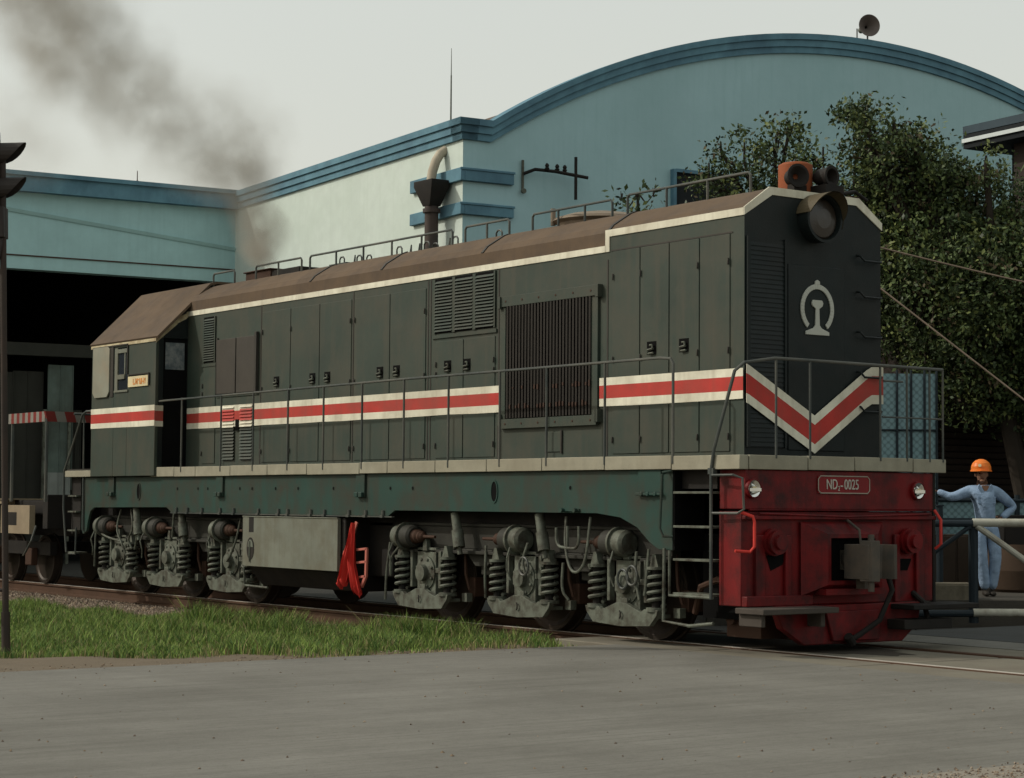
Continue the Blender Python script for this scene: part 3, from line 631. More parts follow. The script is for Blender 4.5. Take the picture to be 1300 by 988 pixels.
# headlight
hl = MB(); hc = (XF, 0.0, 4.38)
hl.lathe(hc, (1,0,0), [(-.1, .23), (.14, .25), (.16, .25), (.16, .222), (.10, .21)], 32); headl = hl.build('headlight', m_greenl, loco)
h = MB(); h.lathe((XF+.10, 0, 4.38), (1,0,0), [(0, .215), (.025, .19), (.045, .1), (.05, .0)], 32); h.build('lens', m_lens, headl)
h = MB(); n = 20
for k in range(n):
    a0, a1 = R(10+190*k/n), R(10+190*(k+1)/n)
    for r0 in (.262, .252):
        e0 = .16+.16*max(0, math.sin(a0))**.7; e1 = .16+.16*max(0, math.sin(a1))**.7
        h.add([(XF+.0, -math.cos(a0)*-r0*-1, 4.38+math.sin(a0)*r0), (XF+.0, -math.cos(a1)*-r0*-1, 4.38+math.sin(a1)*r0), (XF+e1, -math.cos(a1)*r0, 4.38+math.sin(a1)*r0), (XF+e0, -math.cos(a0)*r0, 4.38+math.sin(a0)*r0)], [(0,1,2,3)])
h.build('visor', mat('visor_olive', (.075, .06, .035), .6, dirt=(.11,.085,.05)), headl)
# roof fittings
h = MB(); h.cyl((-.80, .05, TZ-.02), (-.80, .05, 5.0), .18, .18, 28); h.cyl((-.80, .05, 5.0), (-.80, .05, 5.02), .16, .14, 28)
can = h.build('roof_beacon_housing', m_orange, loco, bev=.01)
h = MB(); h.lathe((-.72, -.08, 4.84), (.9, -.25, .05), [(0, .09), (.1, .10), (.13, .125), (.15, .125), (.15, .1), (.08, .03)], 18); h.box(-.70, -.6, -.16, .02, 4.66, 4.76); h.build('siren_horn', m_black, can)
h = MB(); h.box(-.66, -.40, .10, .36, 4.66, 4.76, 0); h.lathe((-.66, .22, 4.86), (1, .05, 0), [(0, .06), (.05, .09), (.15, .09), (.2, .11), (.22, .11), (.22, .08), (.1, .03)], 18); h.cyl((-.5,.22,4.72),(-.5,.22,4.8),.05)
h.tube([(-.5,.45,4.7),(-.5,.62,4.74),(-.5,.8,4.66)], .02)
h.build('air_horn', m_black, loco)
h = MB(); h.box(-.62, -.55, .62, .74, 4.6, 4.70); h.build('marker_bracket', m_brown, loco)
def railing(pts, posts, name='roof_rail', r=.015, m=None, par=None):
    h = MB(); h.tube(pts, r, 7)
    for a, b in posts: h.cyl(a, b, r*.95, n=7)
    return h.build(name, m or m_rail, par or loco)
for x0, x1, n in ((-12.62, -11.95, 0), (-11.3, -9.98, 1), (-9.75, -6.23, 4), (-5.95, -5.02, 1), (-4.55, -3.05, 2), (-2.78, -.78, 2)):
    y = -.60; zt = 4.84 if x0 < -3 else 4.86
    pts = [(x0, y, TZ-.02), (x0, y, zt-.03), (x0+.03, y, zt), (x1-.03, y, zt), (x1, y, zt-.03), (x1, y, TZ-.02)]
    railing(pts, [((x0+(x1-x0)*(k+1)/(n+1), y, TZ-.02), (x0+(x1-x0)*(k+1)/(n+1), y, zt)) for k in range(n)])
    pts2 = [(a, -b, c) for a, b, c in pts]; railing(pts2, [])
h = MB(); h.box(-11.95, -11.2, -.42, .1, TZ-.02, 4.80, 0); h.box(-11.98, -11.17, -.45, .13, 4.80, 4.82, 0); h.box(-11.2, -10.4, -.4, .15, TZ-.02, 4.78, 1); h.box(-11.9, -11.75, -.3, -.1, 4.82, 4.84, 1)
h.build('exhaust_box', [m_brown, m_black], loco, bev=.01)
h = MB(); h.lathe((-4.0, 0, TZ-.01), (0,0,1), [(0, .50), (.06, .52), (.09, .58), (.12, .56), (.17, .40), (.21, .15), (.22, 0)], 36); h.cyl((-4.35,-.45,4.7),(-4.35,-.45,4.9),.03)
h.build('fan_cowl', mat('cowl_brown', (.2, .16, .12), .8, dirt=(.12,.1,.08)), loco)
h = MB()
for x in (-9.2, -8.75, -8.5, -7.75, -7.1, -6.9, -6.45, -5.5): 
    s_ = random.choice((.05, .07, .09)); h.tube([(x, -.45, TZ), (x, -.45, TZ+s_), (x+.03, -.45, TZ+s_+.03), (x+.09, -.45, TZ+s_+.03), (x+.12, -.45, TZ+s_), (x+.12, -.45, TZ)], .012, 6)
for x in (-8.9, -7.5, -7.3, -6.6): h.cyl((x, -.4, TZ), (x+.02, -.4, TZ+.13), .02, .01, 6)
h.box(-9.4, -8.95, -.5, -.3, TZ, TZ+.035); h.build('lifting_eye', m_rail, loco)
# --- cab
XC = -14.95; CW = 1.49; CE = 3.86
cabw = MB()
cabw.box(XC, -14.14, -CW, -CW+.05, 1.80, CE); cabw.box(-13.66, XB, -CW, -CW+.05, 1.80, CE); cabw.box(-14.14, -13.66, -CW, -CW+.05, 1.80, 3.10); cabw.box(-14.14, -13.66, -CW, -CW+.05, 3.76, CE)
cabw.box(XC, XB, CW-.05, CW, 1.8, CE)
rs = [(-CW+.05, 1.8), (-CW+.05, CE+.0), (-.64, 4.68), (.64, 4.68), (CW-.05, CE), (CW-.05, 1.8)]
cabw.prism(rs, 'x', XC, XC+.05, 0)
# front bulkhead with the door opening
cabw.prism([(-CW+.05, 1.8), (-1.36, 1.8), (-1.36, CE+.05), (-CW+.05, CE-.02)], 'x', XB-.05, XB, 1)
cabw.prism([(-1.36, 3.84), (-.97, 3.84), (-.97, 4.34), (-1.36, 3.97)], 'x', XB-.05, XB, 1)
cabw.prism([(-.97, 1.8), (.97, 1.8), (.97, 4.34), (.64, 4.68), (-.64, 4.68), (-.97, 4.34)], 'x', XB-.05, XB, 1); cabw.prism([(.97,1.8),(CW-.05,1.8),(CW-.05,CE),(.97,4.34)], 'x', XB-.05, XB, 1)
cab = cabw.build('cab', [m_green, m_greenl], loco, bev=.008)
h = MB()
ro = [(-CW-.03, CE+.0), (-.66, 4.70), (-.55, 4.73), (.55, 4.73), (.66, 4.70), (CW+.03, CE)]; ri = [(a*.985, b-.035) for a, b in ro]
for i in range(5): h.prism([ro[i], ro[i+1], ri[i+1], ri[i]], 'x', XC-.03, XB+.10)
h.build('cab_roof', m_roof, cab)
h = MB(); h.box(XC-.02, XB+.02, -CW-.014, -CW+.0, CE-.07, CE-.005, 0)
ar = [(-CW, CE-.06), (-1.15, 4.10), (-1.0, 4.19), (-.97, 4.22)]
for (a, b), (c, d) in zip(ar, ar[1:]): h.prism([(a, b-.03), (c, d-.04), (c, d+.04), (a, b+.06)], 'x', XB, XB+.012)
h.build('cab_trim', mat('trim_cream', (.52, .46, .30), .7, dirt=(.2,.13,.07), damt=.8, dscale=7), cab)
h = MB(); waist(h, XC, XB, -CW, 2.54, 2.85, .006); 
for a, b, mi in ((2.53, 2.61, 0), (2.61, 2.76, 1), (2.76, 2.84, 0)): h.box(XB+.0, XB+.006, -CW+.0, -1.36, a, b, mi)
h.build('waistband', [m_white, m_red], cab)
h = MB(); h.box(XB-.035, XB-.015, -1.355, -.975, 1.94, 3.83, 0); cdoor = h.build('cab_door', m_pitch, cab)
h = MB(); h.box(XB-.014, XB-.006, -1.33, -1.02, 3.38, 3.78, 0); h.build('door_glass', m_glass, cdoor)
h = MB(); h.prism([(-14.86, 3.10), (-14.78, 3.02), (-14.34, 3.02), (-14.26, 3.10), (-14.26, 3.76), (-14.34, 3.80), (-14.86, 3.80)], 'y', -CW-.03, -CW-.008); h.build('wind_deflector', mat('deflector_pale', (.22,.225,.18), .6, dirt=(.3,.2,.12), damt=.5), cab, bev=.004)
h = MB(); h.box(-14.14, -13.66, -CW+.02, -CW+.04, 3.1, 3.76, 1)
h.box(-14.12, -14.02, -CW-.0, -CW+.035, 3.1, 3.76, 0); h.box(-14.02, -13.70, -CW+.0, -CW+.03, 3.68, 3.74, 0); h.box(-14.02, -13.78, -CW, -CW+.03, 3.28, 3.35, 0); h.box(-14.1, -13.62, -CW-.02, -CW+.03, 3.08, 3.11, 0); h.box(-13.80,-13.77,-CW+.01,-CW+.03,3.3,3.7,0)
cw_ = h.build('cab_window', [m_tank, m_glassd], cab)
h = MB(); h.box(-14.26, -14.15, -CW-.012, -CW-.001, 3.02, 3.82); h.box(-14.9, -13.62, -CW-.02, -CW-.001, 3.79, 3.81); h.box(-13.655, -13.63, -CW-.02, -CW-.001, 3.35, 3.8); h.build('window_channel', m_dark, cab)
h = MB(); h.box(-13.60, -12.92, -CW-.02, -CW, 3.14, 3.30, 0); pl = h.build('name_plate', m_ivory, cab, bev=.003)
h = MB(); x = -13.42
for k in range(6):
    w_ = .062; h.box(x, x+w_*.25, -CW-.0245, -CW-.021, 3.175, 3.265, 0); h.box(x+w_*.25, x+w_, -CW-.0245, -CW-.021, 3.175+.03*(k % 3), 3.192+.03*(k % 3), 0)
    if k % 2: h.box(x+w_*.7, x+w_*.95, -CW-.0245, -CW-.021, 3.18, 3.26, 0)
    x += .073
h.build('plate_lettering', m_ochar, pl)
h = MB(); h.box(-13.62, -12.88, -CW-.03, -CW, 3.32, 3.335); h.box(-12.90,-12.88,-CW-.025,-CW,3.15,3.32); h.build('plate_frame', m_dark, cab)
h = MB(); h.box(XC+.1, XB-.1, -1.2, 1.2, 1.85, 3.0); h.build('cab_interior', m_pitch, cab)
# --- deck and frame
LE = -16.08; DW = 1.45
h = MB(); h.box(LE+.01, -.02, -DW+.012, DW-.012, 1.80, 1.925); h.build('deck', m_dark, loco)
edges = [0, -1.02, -2.1, -3.2, -4.25, -5.3, -6.35, -7.0, -8.3, -9.35, -10.4, -11.45, -12.12, -12.9]
for i, (a, b) in enumerate(zip(edges, edges[1:])):
    h = MB(); dz = random.uniform(-.006, .006); h.box(b+.006, a-.006, -DW-.004, -DW+.11, 1.79+dz, DZ+dz); h.build('deck_edging', m_deck, loco, bev=.006)
for a, b in ((-1.45, -.55), (-.55, .1), (.1, .95), (.95, 1.45)):
    h = MB(); dz = random.uniform(-.004, .004); h.box(-.11, .004, a+.118 if a < -1.4 else a+.006, b-.006, 1.79+dz, DZ+dz); h.build('deck_edging', m_deck, loco, bev=.006)
h = MB(); h.box(LE, -15.02, -DW-.004, -DW+.10, 1.80, 1.90); h.build('deck_edging', m_deck, loco, bev=.006)
h = MB()
low = [(-15.45, 1.79), (-15.45, .98), (-15.38, .90), (-15.25, .95), (-15.2, 1.12), (-15.12, 1.26), (-14.98, 1.32), (-12.45, 1.34), (-12.30, 1.27), (-6.4, 1.27), (-6.25, 1.34), (-2.3, 1.34), (-1.9, 1.30), (-1.62, 1.20), (-1.42, 1.05), (-1.28, .985), (-1.06, .98), (-1.06, 1.79)]
h.prism(low, 'y', -1.40, -1.36); frame = h.build('side_frame', m_teal, loco, bev=.004)
h = MB(); h.prism(low, 'y', 1.36, 1.40); h.build('side_frame', m_teal, loco)
h = MB()
for x in (-4.16, -13.38): 
    h.add([(x+math.cos(t)*.055, -1.4035, 1.57+math.sin(t)*.115) for t in np.linspace(0, 2*math.pi, 16, endpoint=False)], [tuple(range(16))], 0)
    for k in range(16):
        a0, a1 = 2*math.pi*k/16, 2*math.pi*(k+1)/16; h.prism([(x+math.cos(a0)*.055, 1.57+math.sin(a0)*.115), (x+math.cos(a1)*.055, 1.57+math.sin(a1)*.115), (x+math.cos(a1)*.07, 1.57+math.sin(a1)*.132), (x+math.cos(a0)*.07, 1.57+math.sin(a0)*.132)], 'y', -1.41, -1.40, 1)
for x in (-12.1, -11.45, -11.15, -10.2, -9.85, -9.2, -8.6, -7.7, -6.35, -5.85, -2.75):
    h.cyl((x, -1.403, 1.61), (x, -1.399, 1.61), .022, n=10, mi=0); h.cyl((x, -1.402, 1.61), (x, -1.3985, 1.61), .032, n=10, mi=1)
h.build('frame_hole', [m_pitch, m_teal], frame)
for x in (-10.75, -7.0, -14.3):
    h = MB(); h.box(x-.11, x+.09, -1.43, -1.399, 1.50, 1.79, 0); h.box(x-.1, x-.02, -1.47, -1.43, 1.50, 1.56, 0); h.box(x+.0, x+.08, -1.47, -1.43, 1.50, 1.56, 0); h.build('jacking_bracket', m_teal, frame, bev=.006)
h = MB(); h.box(-1.58, -1.22, -1.425, -1.40, 1.56, 1.79, 0); h.box(-1.6, -1.2, -1.45, -1.42, 1.53, 1.56, 0)
for x in (-1.5, -1.4, -1.28): h.cyl((x, -1.42, 1.545), (x, -1.46, 1.545), .025, n=8)
h.build('jacking_bracket', m_teal, frame, bev=.006)
h = MB(); h.box(-2.9, -2.58, -1.42, -1.40, 1.36, 1.385)
for x in (-2.85, -2.62): h.cyl((x, -1.42, 1.37), (x, -1.46, 1.37), .025, n=8)
h.build('jacking_bracket', m_teal, frame)
h = MB()
for x in (-12.1, -11.75, -11.3, -10.75, -10.35, -9.65, -9.1, -8.85, -8.25, -7.9, -7.3, -6.9, -6.5):
    h.cyl((x, -1.41, 1.25), (x, -1.41, 1.34), .022, n=8); h.box(x-.03, x+.03, -1.44, -1.36, 1.25, 1.28)
h.box(-12.3, -6.3, -1.415, -1.37, 1.255, 1.27); h.build('frame_bolt', m_rail, frame)['kind'] = 'stuff'
h = MB(); h.box(-15.9, -.7, -1.0, 1.0, 1.15, 1.795); h.box(-15.9, -.5, -1.3, 1.3, 1.6, 1.795); h.box(-15.95, -15.6, -1.35, 1.35, .9, 1.79); h.build('main_frame', m_black, loco)
# grab handle beside the steps
h = MB(); h.tube([(-1.12, -1.40, 1.78), (-1.12, -1.49, 1.74), (-1.14, -1.50, 1.2), (-1.10, -1.49, 1.12), (-1.02, -1.43, 1.12)], .014, 8); h.tube([(-1.04,-1.42,1.78),(-1.12,-1.49,1.76)], .014, 8); h.build('grab_handle', m_teal, loco)
# steps at the front near corner
stp = MB(); stp.box(-1.05, -.42, -1.0, -.96, .3, 1.79, 0); stp.box(-1.06, -1.03, -1.40, -1.0, .98, 1.79, 0); steps = stp.build('step_well', m_pitch, loco)
for z in (1.56, 1.22, .89, .55):
    h = MB(); h.box(-1.02, -.44, -1.43, -1.20, z-.012, z+.012); h.build('step', m_grey, steps, bev=.004)
h = MB(); h.tube([(-1.07,-1.43,.98),(-1.07,-1.43,.53),(-.42,-1.43,.53)], .016, 8); h.tube([(-1.15,-1.43,1.0),(-1.15,-1.44,.27),(-.75,-1.44,.24),(-.42,-1.42,.28)], .018, 8); h.build('step_frame', m_grey, steps)
# handrail: up from the steps, along the front
h = MB(); h.tube([(-.40,-1.47,.52),(-.40,-1.47,1.0),(-.40,-1.47,1.78),(-.36,-1.47,1.98),(-.06,-1.47,2.74),(0,-1.40,2.82),(0,-1.0,2.88),(0,-.5,2.88),(0,1.40,2.87)], .017, 8)
for y in (-.98, -.52, .47, .86, 1.2, 1.40): h.cyl((0, y, 1.9), (0, y, 2.87), .0125, n=7)
h.tube([(-.0,.52,2.72),(0,.8,2.72)], .012, 6); h.tube([(0,.5,2.35),(0,1.4,2.35)], .01, 6); h.box(-.44,-.36,-1.48,-1.43,1.74,1.80)
h.build('front_handrail', m_rail, loco)
h = MB(); h.tube([(-.04,-1.02,2.86),(-.3,-1.3,2.86),(-.42,-1.44,2.83)][::-1], .001, 4)
hx = [-2.1, -3.12, -4.0, -5.03, -5.99, -6.95, -7.89, -8.81, -9.76, -10.69, -11.9]
railing([(-1.0,-1.45,1.85),(-1.0,-1.45,2.86),(-1.04,-1.45,2.91),(-1.2,-1.45,2.925),(-6,-1.45,2.925),(-12.5,-1.45,2.90),(-12.68,-1.43,2.90)], [((x,-1.45,1.85),(x,-1.45,2.925)) for x in hx], 'side_handrail', .015)
railing([(-1.0,1.45,1.85),(-1.0,1.45,2.9),(-12.6,1.45,2.9)], [((x,1.45,1.85),(x,1.45,2.9)) for x in hx], 'side_handrail', .015)
# rear platform
h = MB(); h.tube([(-15.9,-1.45,.6),(-16.02,-1.46,1.3),(-16.02,-1.46,1.9),(-15.35,-1.46,2.78),(-15.2,-1.46,2.83),(-15.0,-1.44,2.83)], .018, 8)
h.tube([(-15.35,-1.42,.95),(-15.38,-1.42,2.8)], .014, 8); h.tube([(-15.6,-1.42,1.0),(-15.62,-1.42,.58),(-15.9,-1.42,.58)], .016, 8); h.tube([(-16.04,1.4,1.9),(-16.04,1.4,2.82),(-16.04,-1.3,2.82)], .016, 8); h.tube([(-16.04,0,1.9),(-16.04,0,2.82)], .014, 8)
h.build('rear_handrail', m_rail, loco)
h = MB()
for z in (1.5, 1.25, .95, .60): h.box(-15.92, -15.6, -1.43, -1.22, z-.012, z+.012)
h.build('rear_step', m_grey, loco)
# --- bogies
def wheelset(x, par, near_only=False):
    for sy in (-1, 1):
        h = MB(); y = sy*.7535
        h.lathe((x, y+sy*.07, .53), (0, -sy, 0), [(0, .0), (0, .12), (.02, .16), (.03, .42), (0, .47), (0, .52), (.11, .532), (.112, .56), (.14, .565), (.14, .4), (.10, .16), (.1, 0)], 36)
        h.build('wheel', m_wheel, par)
    h = MB(); h.cyl((x, -1.1, .53), (x, 1.1, .53), .09); h.build('axle', m_black, par)
def spring(par, x, z0, z1, y=-1.22, r=.085):
    h = MB(); n = 56; turns = 4.6; path = [(x+math.cos(2*math.pi*turns*i/n)*r, y+math.sin(2*math.pi*turns*i/n)*r, z0+(z1-z0)*i/n) for i in range(n+1)]
    h.tube(path, .021, 6, 0); h.cyl((x, y, z0-.05), (x, y, z1+.04), .05, n=10, mi=1); h.cyl((x, y, z0-.06), (x, y, z0-.02), .11, n=16, mi=0); h.cyl((x, y, z1+.01), (x, y, z1+.04), .105, n=16, mi=0)
    h.prism([(x-.07, z1+.04), (x+.07, z1+.04), (x+.02, z1+.17), (x-.02, z1+.17)], 'y', y-.04, y+.05, 0)
    h.build('coil_spring', [m_grey, m_black], par)
def axlebox(par, x, w=.57):
    y = -1.20
    h = MB(); z = .60
    h.lathe((x, y+.10, z), (0,-1,0), [(0, .225), (.06, .225), (.09, .20), (.12, .20), (.14, .10), (.20, .095), (.21, 0)], 24)
    for k in range(8):
        a = math.pi/8+k*math.pi/4; h.cyl((x+math.cos(a)*.165, y-.02, z+math.sin(a)*.165), (x+math.cos(a)*.165, y-.045, z+math.sin(a)*.165), .02, n=6)
    h.box(x-.2, x+.2, y+.0, y+.2, .30, .90); h.box(x-.06, x+.06, y-.06, y+.05, .33, .46); h.prism([(x-.05,.86),(x+.05,.86),(x+.03,1.0),(x-.03,1.0)], 'y', y-.03, y+.03)
    h.box(x-.33, x-.28, y-.02, y+.05, .42, .86); h.box(x+.28, x+.33, y-.02, y+.05, .42, .86); h.box(x+.20, x+.30, y-.01, y+.03, .60, .66)
    h.build('axle_box', m_grey, par, bev=.006)
    h = MB(); h.prism([(x-w-.03, .36), (x-w-.01, .30), (x-w+.10, .19), (x-.0, .165), (x+w-.10, .19), (x+w+.01, .30), (x+w+.03, .36), (x+.38, .36), (x+.33, .33), (x+.27, .345), (x+.08, .41), (x-.08, .41), (x-.27, .345), (x-.33, .33), (x-.38, .36)], 'y', y-.10, y-.04)
    h.box(x-w+.02, x-.3, y-.04, y+.12, .27, .31); h.box(x+.3, x+w-.02, y-.04, y+.12, .27, .31)
    h.tube([(x+.0, y-.115, .33), (x+.025, y-.125, .31), (x+.02, y-.12, .27), (x-.0, y-.115, .25)], .009, 6, 1)
    h.build('equaliser_beam', [m_grey, m_black], par, bev=.006)
    spring(par, x-.49, .40, .76); spring(par, x+.49, .40, .76)
def brakecyl(par, x, dirx, z=1.03, y=-1.24):
    """cap end points to dirx, rusty bellows at the other end"""
    h = MB(); h.lathe((x, y, z), (dirx, 0, 0), [(-.20, .0), (-.20, .11), (-.17, .135), (.0, .14)], 24, 1); h.lathe((x, y, z), (dirx, 0, 0), [(0, .14), (0, .17), (.03, .17), (.03, .14), (.17, .14), (.205, .11), (.215, 0)], 24, 0); h.build('brake_cylinder', [m_grey, m_greyd], par)
    h = MB(); h.lathe((x-dirx*.20, y, z), (-dirx, 0, 0), [(0, .09), (.04, .075), (.07, .085), (.10, .065), (.13, .07), (.17, .045), (.19, .022), (.42, .018), (.42, 0)], 14); h.build('cylinder_boot', m_brown, par)
    h = MB(); h.tube([(x+dirx*.1, y-.14, z-.08), (x+dirx*.11, y-.19, z-.2), (x+dirx*.08, y-.17, z-.33), (x+dirx*.13, y-.15, z-.45)], .011, 6); h.build('air_hose', m_grey, par)
def damper(par, x, tilt=.06):
    h = MB(); h.cyl((x-tilt, -1.30, 1.32), (x, -1.31, 1.12), .055, n=14); h.cyl((x, -1.31, 1.12), (x+tilt, -1.32, .92), .07, n=14); h.cyl((x+tilt, -1.32, .92), (x+tilt*1.3, -1.32, .84), .03, n=10); h.build('damper', m_grey, par)
def bogie(xs_, cyls, damps):
    x0, x1 = min(xs_)-.62, max(xs_)+.62
    fb = MB()
    fb.box(x0, x1, -1.12, -1.0, .90, 1.16); fb.box(x0, x1, 1.0, 1.12, .9, 1.16); fb.box(x0, x1, -1.14, -.98, .86, .90); fb.box(x0, x1, -1.14, -.98, 1.16, 1.2)
    for a, b in zip(sorted(xs_), sorted(xs_)[1:]): m_ = (a+b)/2; fb.prism([(m_-.35, .88), (m_+.35, .88), (m_+.12, .70), (m_-.12, .70)], 'y', -1.10, -1.02); fb.box(m_-.14, m_+.14, -1, 1, .6, 1.1)
    fb.box(x0, x1, -1.20, -1.12, .84, .88)
    B = fb.build('bogie', m_greyd, loco, bev=.01)
    h = MB(); h.box(x0+.2, x1-.2, -.66, .66, .28, 1.12); h.build('traction_motor', m_black, B)
    for x in xs_: wheelset(x, B); axlebox(B, x)
    for x in xs_: 
        h = MB(); h.box(x+.62, x+.74, -1.0, -.62, .34, .56); h.tube([(x+.60,-1.05,.95),(x+.66,-1.08,.6),(x+.70,-1.05,.42)], .02, 6); h.box(x+.64, x+.74, -1.12, -1.04, .28, .38, 1); h.build('brake_shoe', [m_brown, m_grey], B)
    for x, d in cyls: brakecyl(B, x, d)
    for x in damps: damper(B, x)
    return B
B1 = bogie([-2.01, -3.84, -5.84], [(-6.22, -1), (-3.98, 1), (-2.14, 1)], [-5.03, -3.38])
B2 = bogie([-10.76, -12.70, -14.44], [(-14.90, -1), (-13.14, -1), (-11.0, -1)], [-13.6, -12.1])
def chaikin(p, it=2):
    p = [Vector(q) for q in p]
    for _ in range(it): p = [p[0]]+[q for a, b_ in zip(p, p[1:]) for q in (a.lerp(b_, .25), a.lerp(b_, .75))]+[p[-1]]
    return p
# odd pipework on the bogies
for B, ps in ((B1, [[(-2.95,-1.3,1.3),(-2.9,-1.36,1.0),(-2.78,-1.38,.72),(-2.62,-1.38,.70),(-2.52,-1.36,.85),(-2.5,-1.32,1.3)], [(-3.05,-1.36,1.18),(-3.05,-1.36,.98),(-2.85,-1.36,.96),(-2.65,-1.36,.96),(-2.65,-1.36,1.2)], [(-2.85,-1.36,.96),(-2.85,-1.36,1.2)], [(-2.95,-1.34,.8),(-2.98,-1.34,.5),(-2.9,-1.3,.4)], [(-6.5,-1.3,.95),(-6.55,-1.32,.6),(-6.6,-1.3,.25)], [(-6.3,-1.3,.9),(-6.45,-1.34,.75),(-6.48,-1.3,.55)], [(-1.75,-1.3,.95),(-1.78,-1.3,.7),(-1.7,-1.3,.45)], [(-1.55,-1.3,.98),(-1.6,-1.3,.6),(-1.62,-1.3,.5)], [(-3.65,-1.3,1.0),(-3.72,-1.33,.8),(-3.66,-1.33,.66)], [(-4.6,-1.2,.95),(-4.55,-1.25,.6),(-4.6,-1.2,.35)]]),
              (B2, [[(-15.05,-1.3,.95),(-14.6,-1.34,.86),(-14.1,-1.3,.8)], [(-15.12,-1.3,.95),(-15.1,-1.32,.6),(-15.15,-1.3,.4)], [(-14.2,-1.3,1.3),(-14.3,-1.34,1.0),(-14.1,-1.34,.8),(-14.0,-1.3,.6)], [(-13.85,-1.3,1.3),(-13.7,-1.33,1.0),(-13.9,-1.33,.85),(-13.8,-1.3,.7)], [(-13.7,-1.32,1.2),(-13.55,-1.34,.9),(-13.7,-1.3,.7)], [(-12.4,-1.3,1.3),(-12.45,-1.3,.9)], [(-11.3,-1.3,.95),(-11.25,-1.3,.7),(-11.3,-1.3,.6)], [(-10.35,-1.3,1.2),(-10.4,-1.34,.9),(-10.55,-1.34,.7),(-10.7,-1.32,.6)]])):
    for p in ps: h = MB(); h.tube(chaikin(p), .016, 7); h.build('pipe', m_grey, B)
for x, z in ((-2.0, .64), (-3.75, .72), (-1.85, .68)):
    h = MB(); n = 16; h.tube([(x+.06+math.cos(6.283*k/n)*.085, -1.33, z+.02+math.sin(6.283*k/n)*.10) for k in range(n+1)], .014, 6); h.build('hose_loop', m_rail, B1)
# under-floor: tank
tk = MB(); tk.box(-10.05, -7.54, -1.43, -1.38, .56, 1.235); tk.box(-10.05,-7.54,-1.44,-1.43,1.225,1.24)
tank = tk.build('fuel_tank_panel', m_tank, loco, bev=.008)
h = MB(); h.prism([(-1.37, 1.24), (-1.37, .55), (-1.15, .30), (1.15, .30), (1.37, .55), (1.37, 1.24)], 'x', -10.0, -7.45); h.box(-7.5,-6.9,-1.0,1.0,.5,1.2); h.build('fuel_tank', m_black, loco, bev=.02)
h = MB(); h.box(-9.87, -9.74, -1.432, -1.4315, 1.02, 1.235); h.prism([(-9.82+math.cos(t)*.10, .80+math.sin(t)*.15) for t in np.linspace(0, 2*math.pi, 20, endpoint=False)], 'y', -1.436, -1.43); h.build('gauge_recess', m_black, tank)
h = MB(); h.prism([(-9.82+math.cos(t)*.075, .82+math.sin(t)*.10) for t in np.linspace(0, math.pi, 12)], 'y', -1.438, -1.436); h.tube([(-9.83,-1.44,.62),(-9.83,-1.44,.9)], .012, 6); h.build('filler_gauge', m_grey, tank)
h = MB(); h.tube([(-10.02,-1.45,.56),(-9.95,-1.46,.54),(-9.92,-1.45,.3),(-9.3,-1.45,.29)], .016, 6); h.build('pipe', m_grey, loco)
# red cloth and frame beside the tank
rc = thing('red_flag_bundle', 'bright red cloth bundle hung over a slotted pinkish frame beside the pale tank panel', 'flag', (-7.1, -1.46, .3))
h = MB()
def drape(cl, w0, w1, ph):
    nu, nv = 16, 18; V = []
    for j in range(nv):
        t_ = j/(nv-1); k = t_*(len(cl)-1); a = min(int(k), len(cl)-2); f = k-a
        cx, cz_ = cl[a][0]*(1-f)+cl[a+1][0]*f, cl[a][1]*(1-f)+cl[a+1][1]*f; w_ = w0+(w1-w0)*t_**.9
        for i in range(nu):
            u_ = i/(nu-1)-.5
            V.append((cx+u_*w_, -.03+math.sin(u_*15+ph+t_*2.2)*.035*(.25+t_)-.02*math.cos(u_*3), cz_+(.05*math.sin(u_*17+ph) if t_ > .97 else 0)+.03*math.sin(u_*6+ph)*t_))
    h.add(V, [(j*nu+i, j*nu+i+1, (j+1)*nu+i+1, (j+1)*nu+i) for j in range(nv-1) for i in range(nu-1)])
drape([(.04,.88),(-.02,.66),(-.12,.42),(-.20,.10)], .04, .23, .4); drape([(.05,.88),(.03,.62),(.02,.38),(.17,.02)], .04, .20, 2.1)
ob = h.build('cloth', m_cloth, rc, smooth=80); sm = ob.modifiers.new('solid', 'SOLIDIFY'); sm.thickness = .006
h = MB()
h.prism([(-.02,.90),(.03,.88),(-.20,.42),(-.33,.20),(-.36,.30),(-.30,.52),(-.18,.60)], 'y', .03, .05); 
for pts_ in ([(.06,.56),(.30,.58),(.30,.55),(.06,.53)], [(.27,.58),(.31,.56),(.30,.22),(.20,.08),(.17,.12),(.26,.24)], [(.06,.40),(.29,.42),(.29,.39),(.06,.37)], [(.10,.22),(.28,.24),(.28,.21),(.10,.19)]): h.prism(pts_, 'y', .0, .03)
h.build('frame', m_pink, rc, bev=.004)
# --- front headstock
hs = MB(); hs.box(-.40, -.03, -1.36, 1.28, 1.40, 1.785); hs.box(-.38, -.06, -1.385, 1.30, .46, 1.38); hs.box(-.06,-.03,-1.30,1.28,1.385,1.402)
hst = hs.build('headstock', m_hred, loco, bev=.012)
h = MB()
for y0, y1 in ((-1.22,-1.10),(-.83,-.75),(.70,.78),(1.02,1.14)): h.box(-.06, -.02, y0, y1, .46, 1.15)
h.box(-.06, .02, -1.38, -.5, .46, .56); h.box(-.06, -.0, -1.38, 1.3, 1.30, 1.34); h.build('headstock_rib', m_hred, hst, bev=.008)
for q_ in ([(-.60,.62),(-.60,.98),(-.32,.66),(-.30,.60)], [(-1.06,.95),(-.80,.98),(-.84,.86),(-1.0,.80)], [(.72,.9),(.98,.9),(.92,.78),(.78,.78)]):
    h = MB(); h.prism(q_, 'x', -.058, -.054); h.build('lightening_hole', m_pitch, hst)
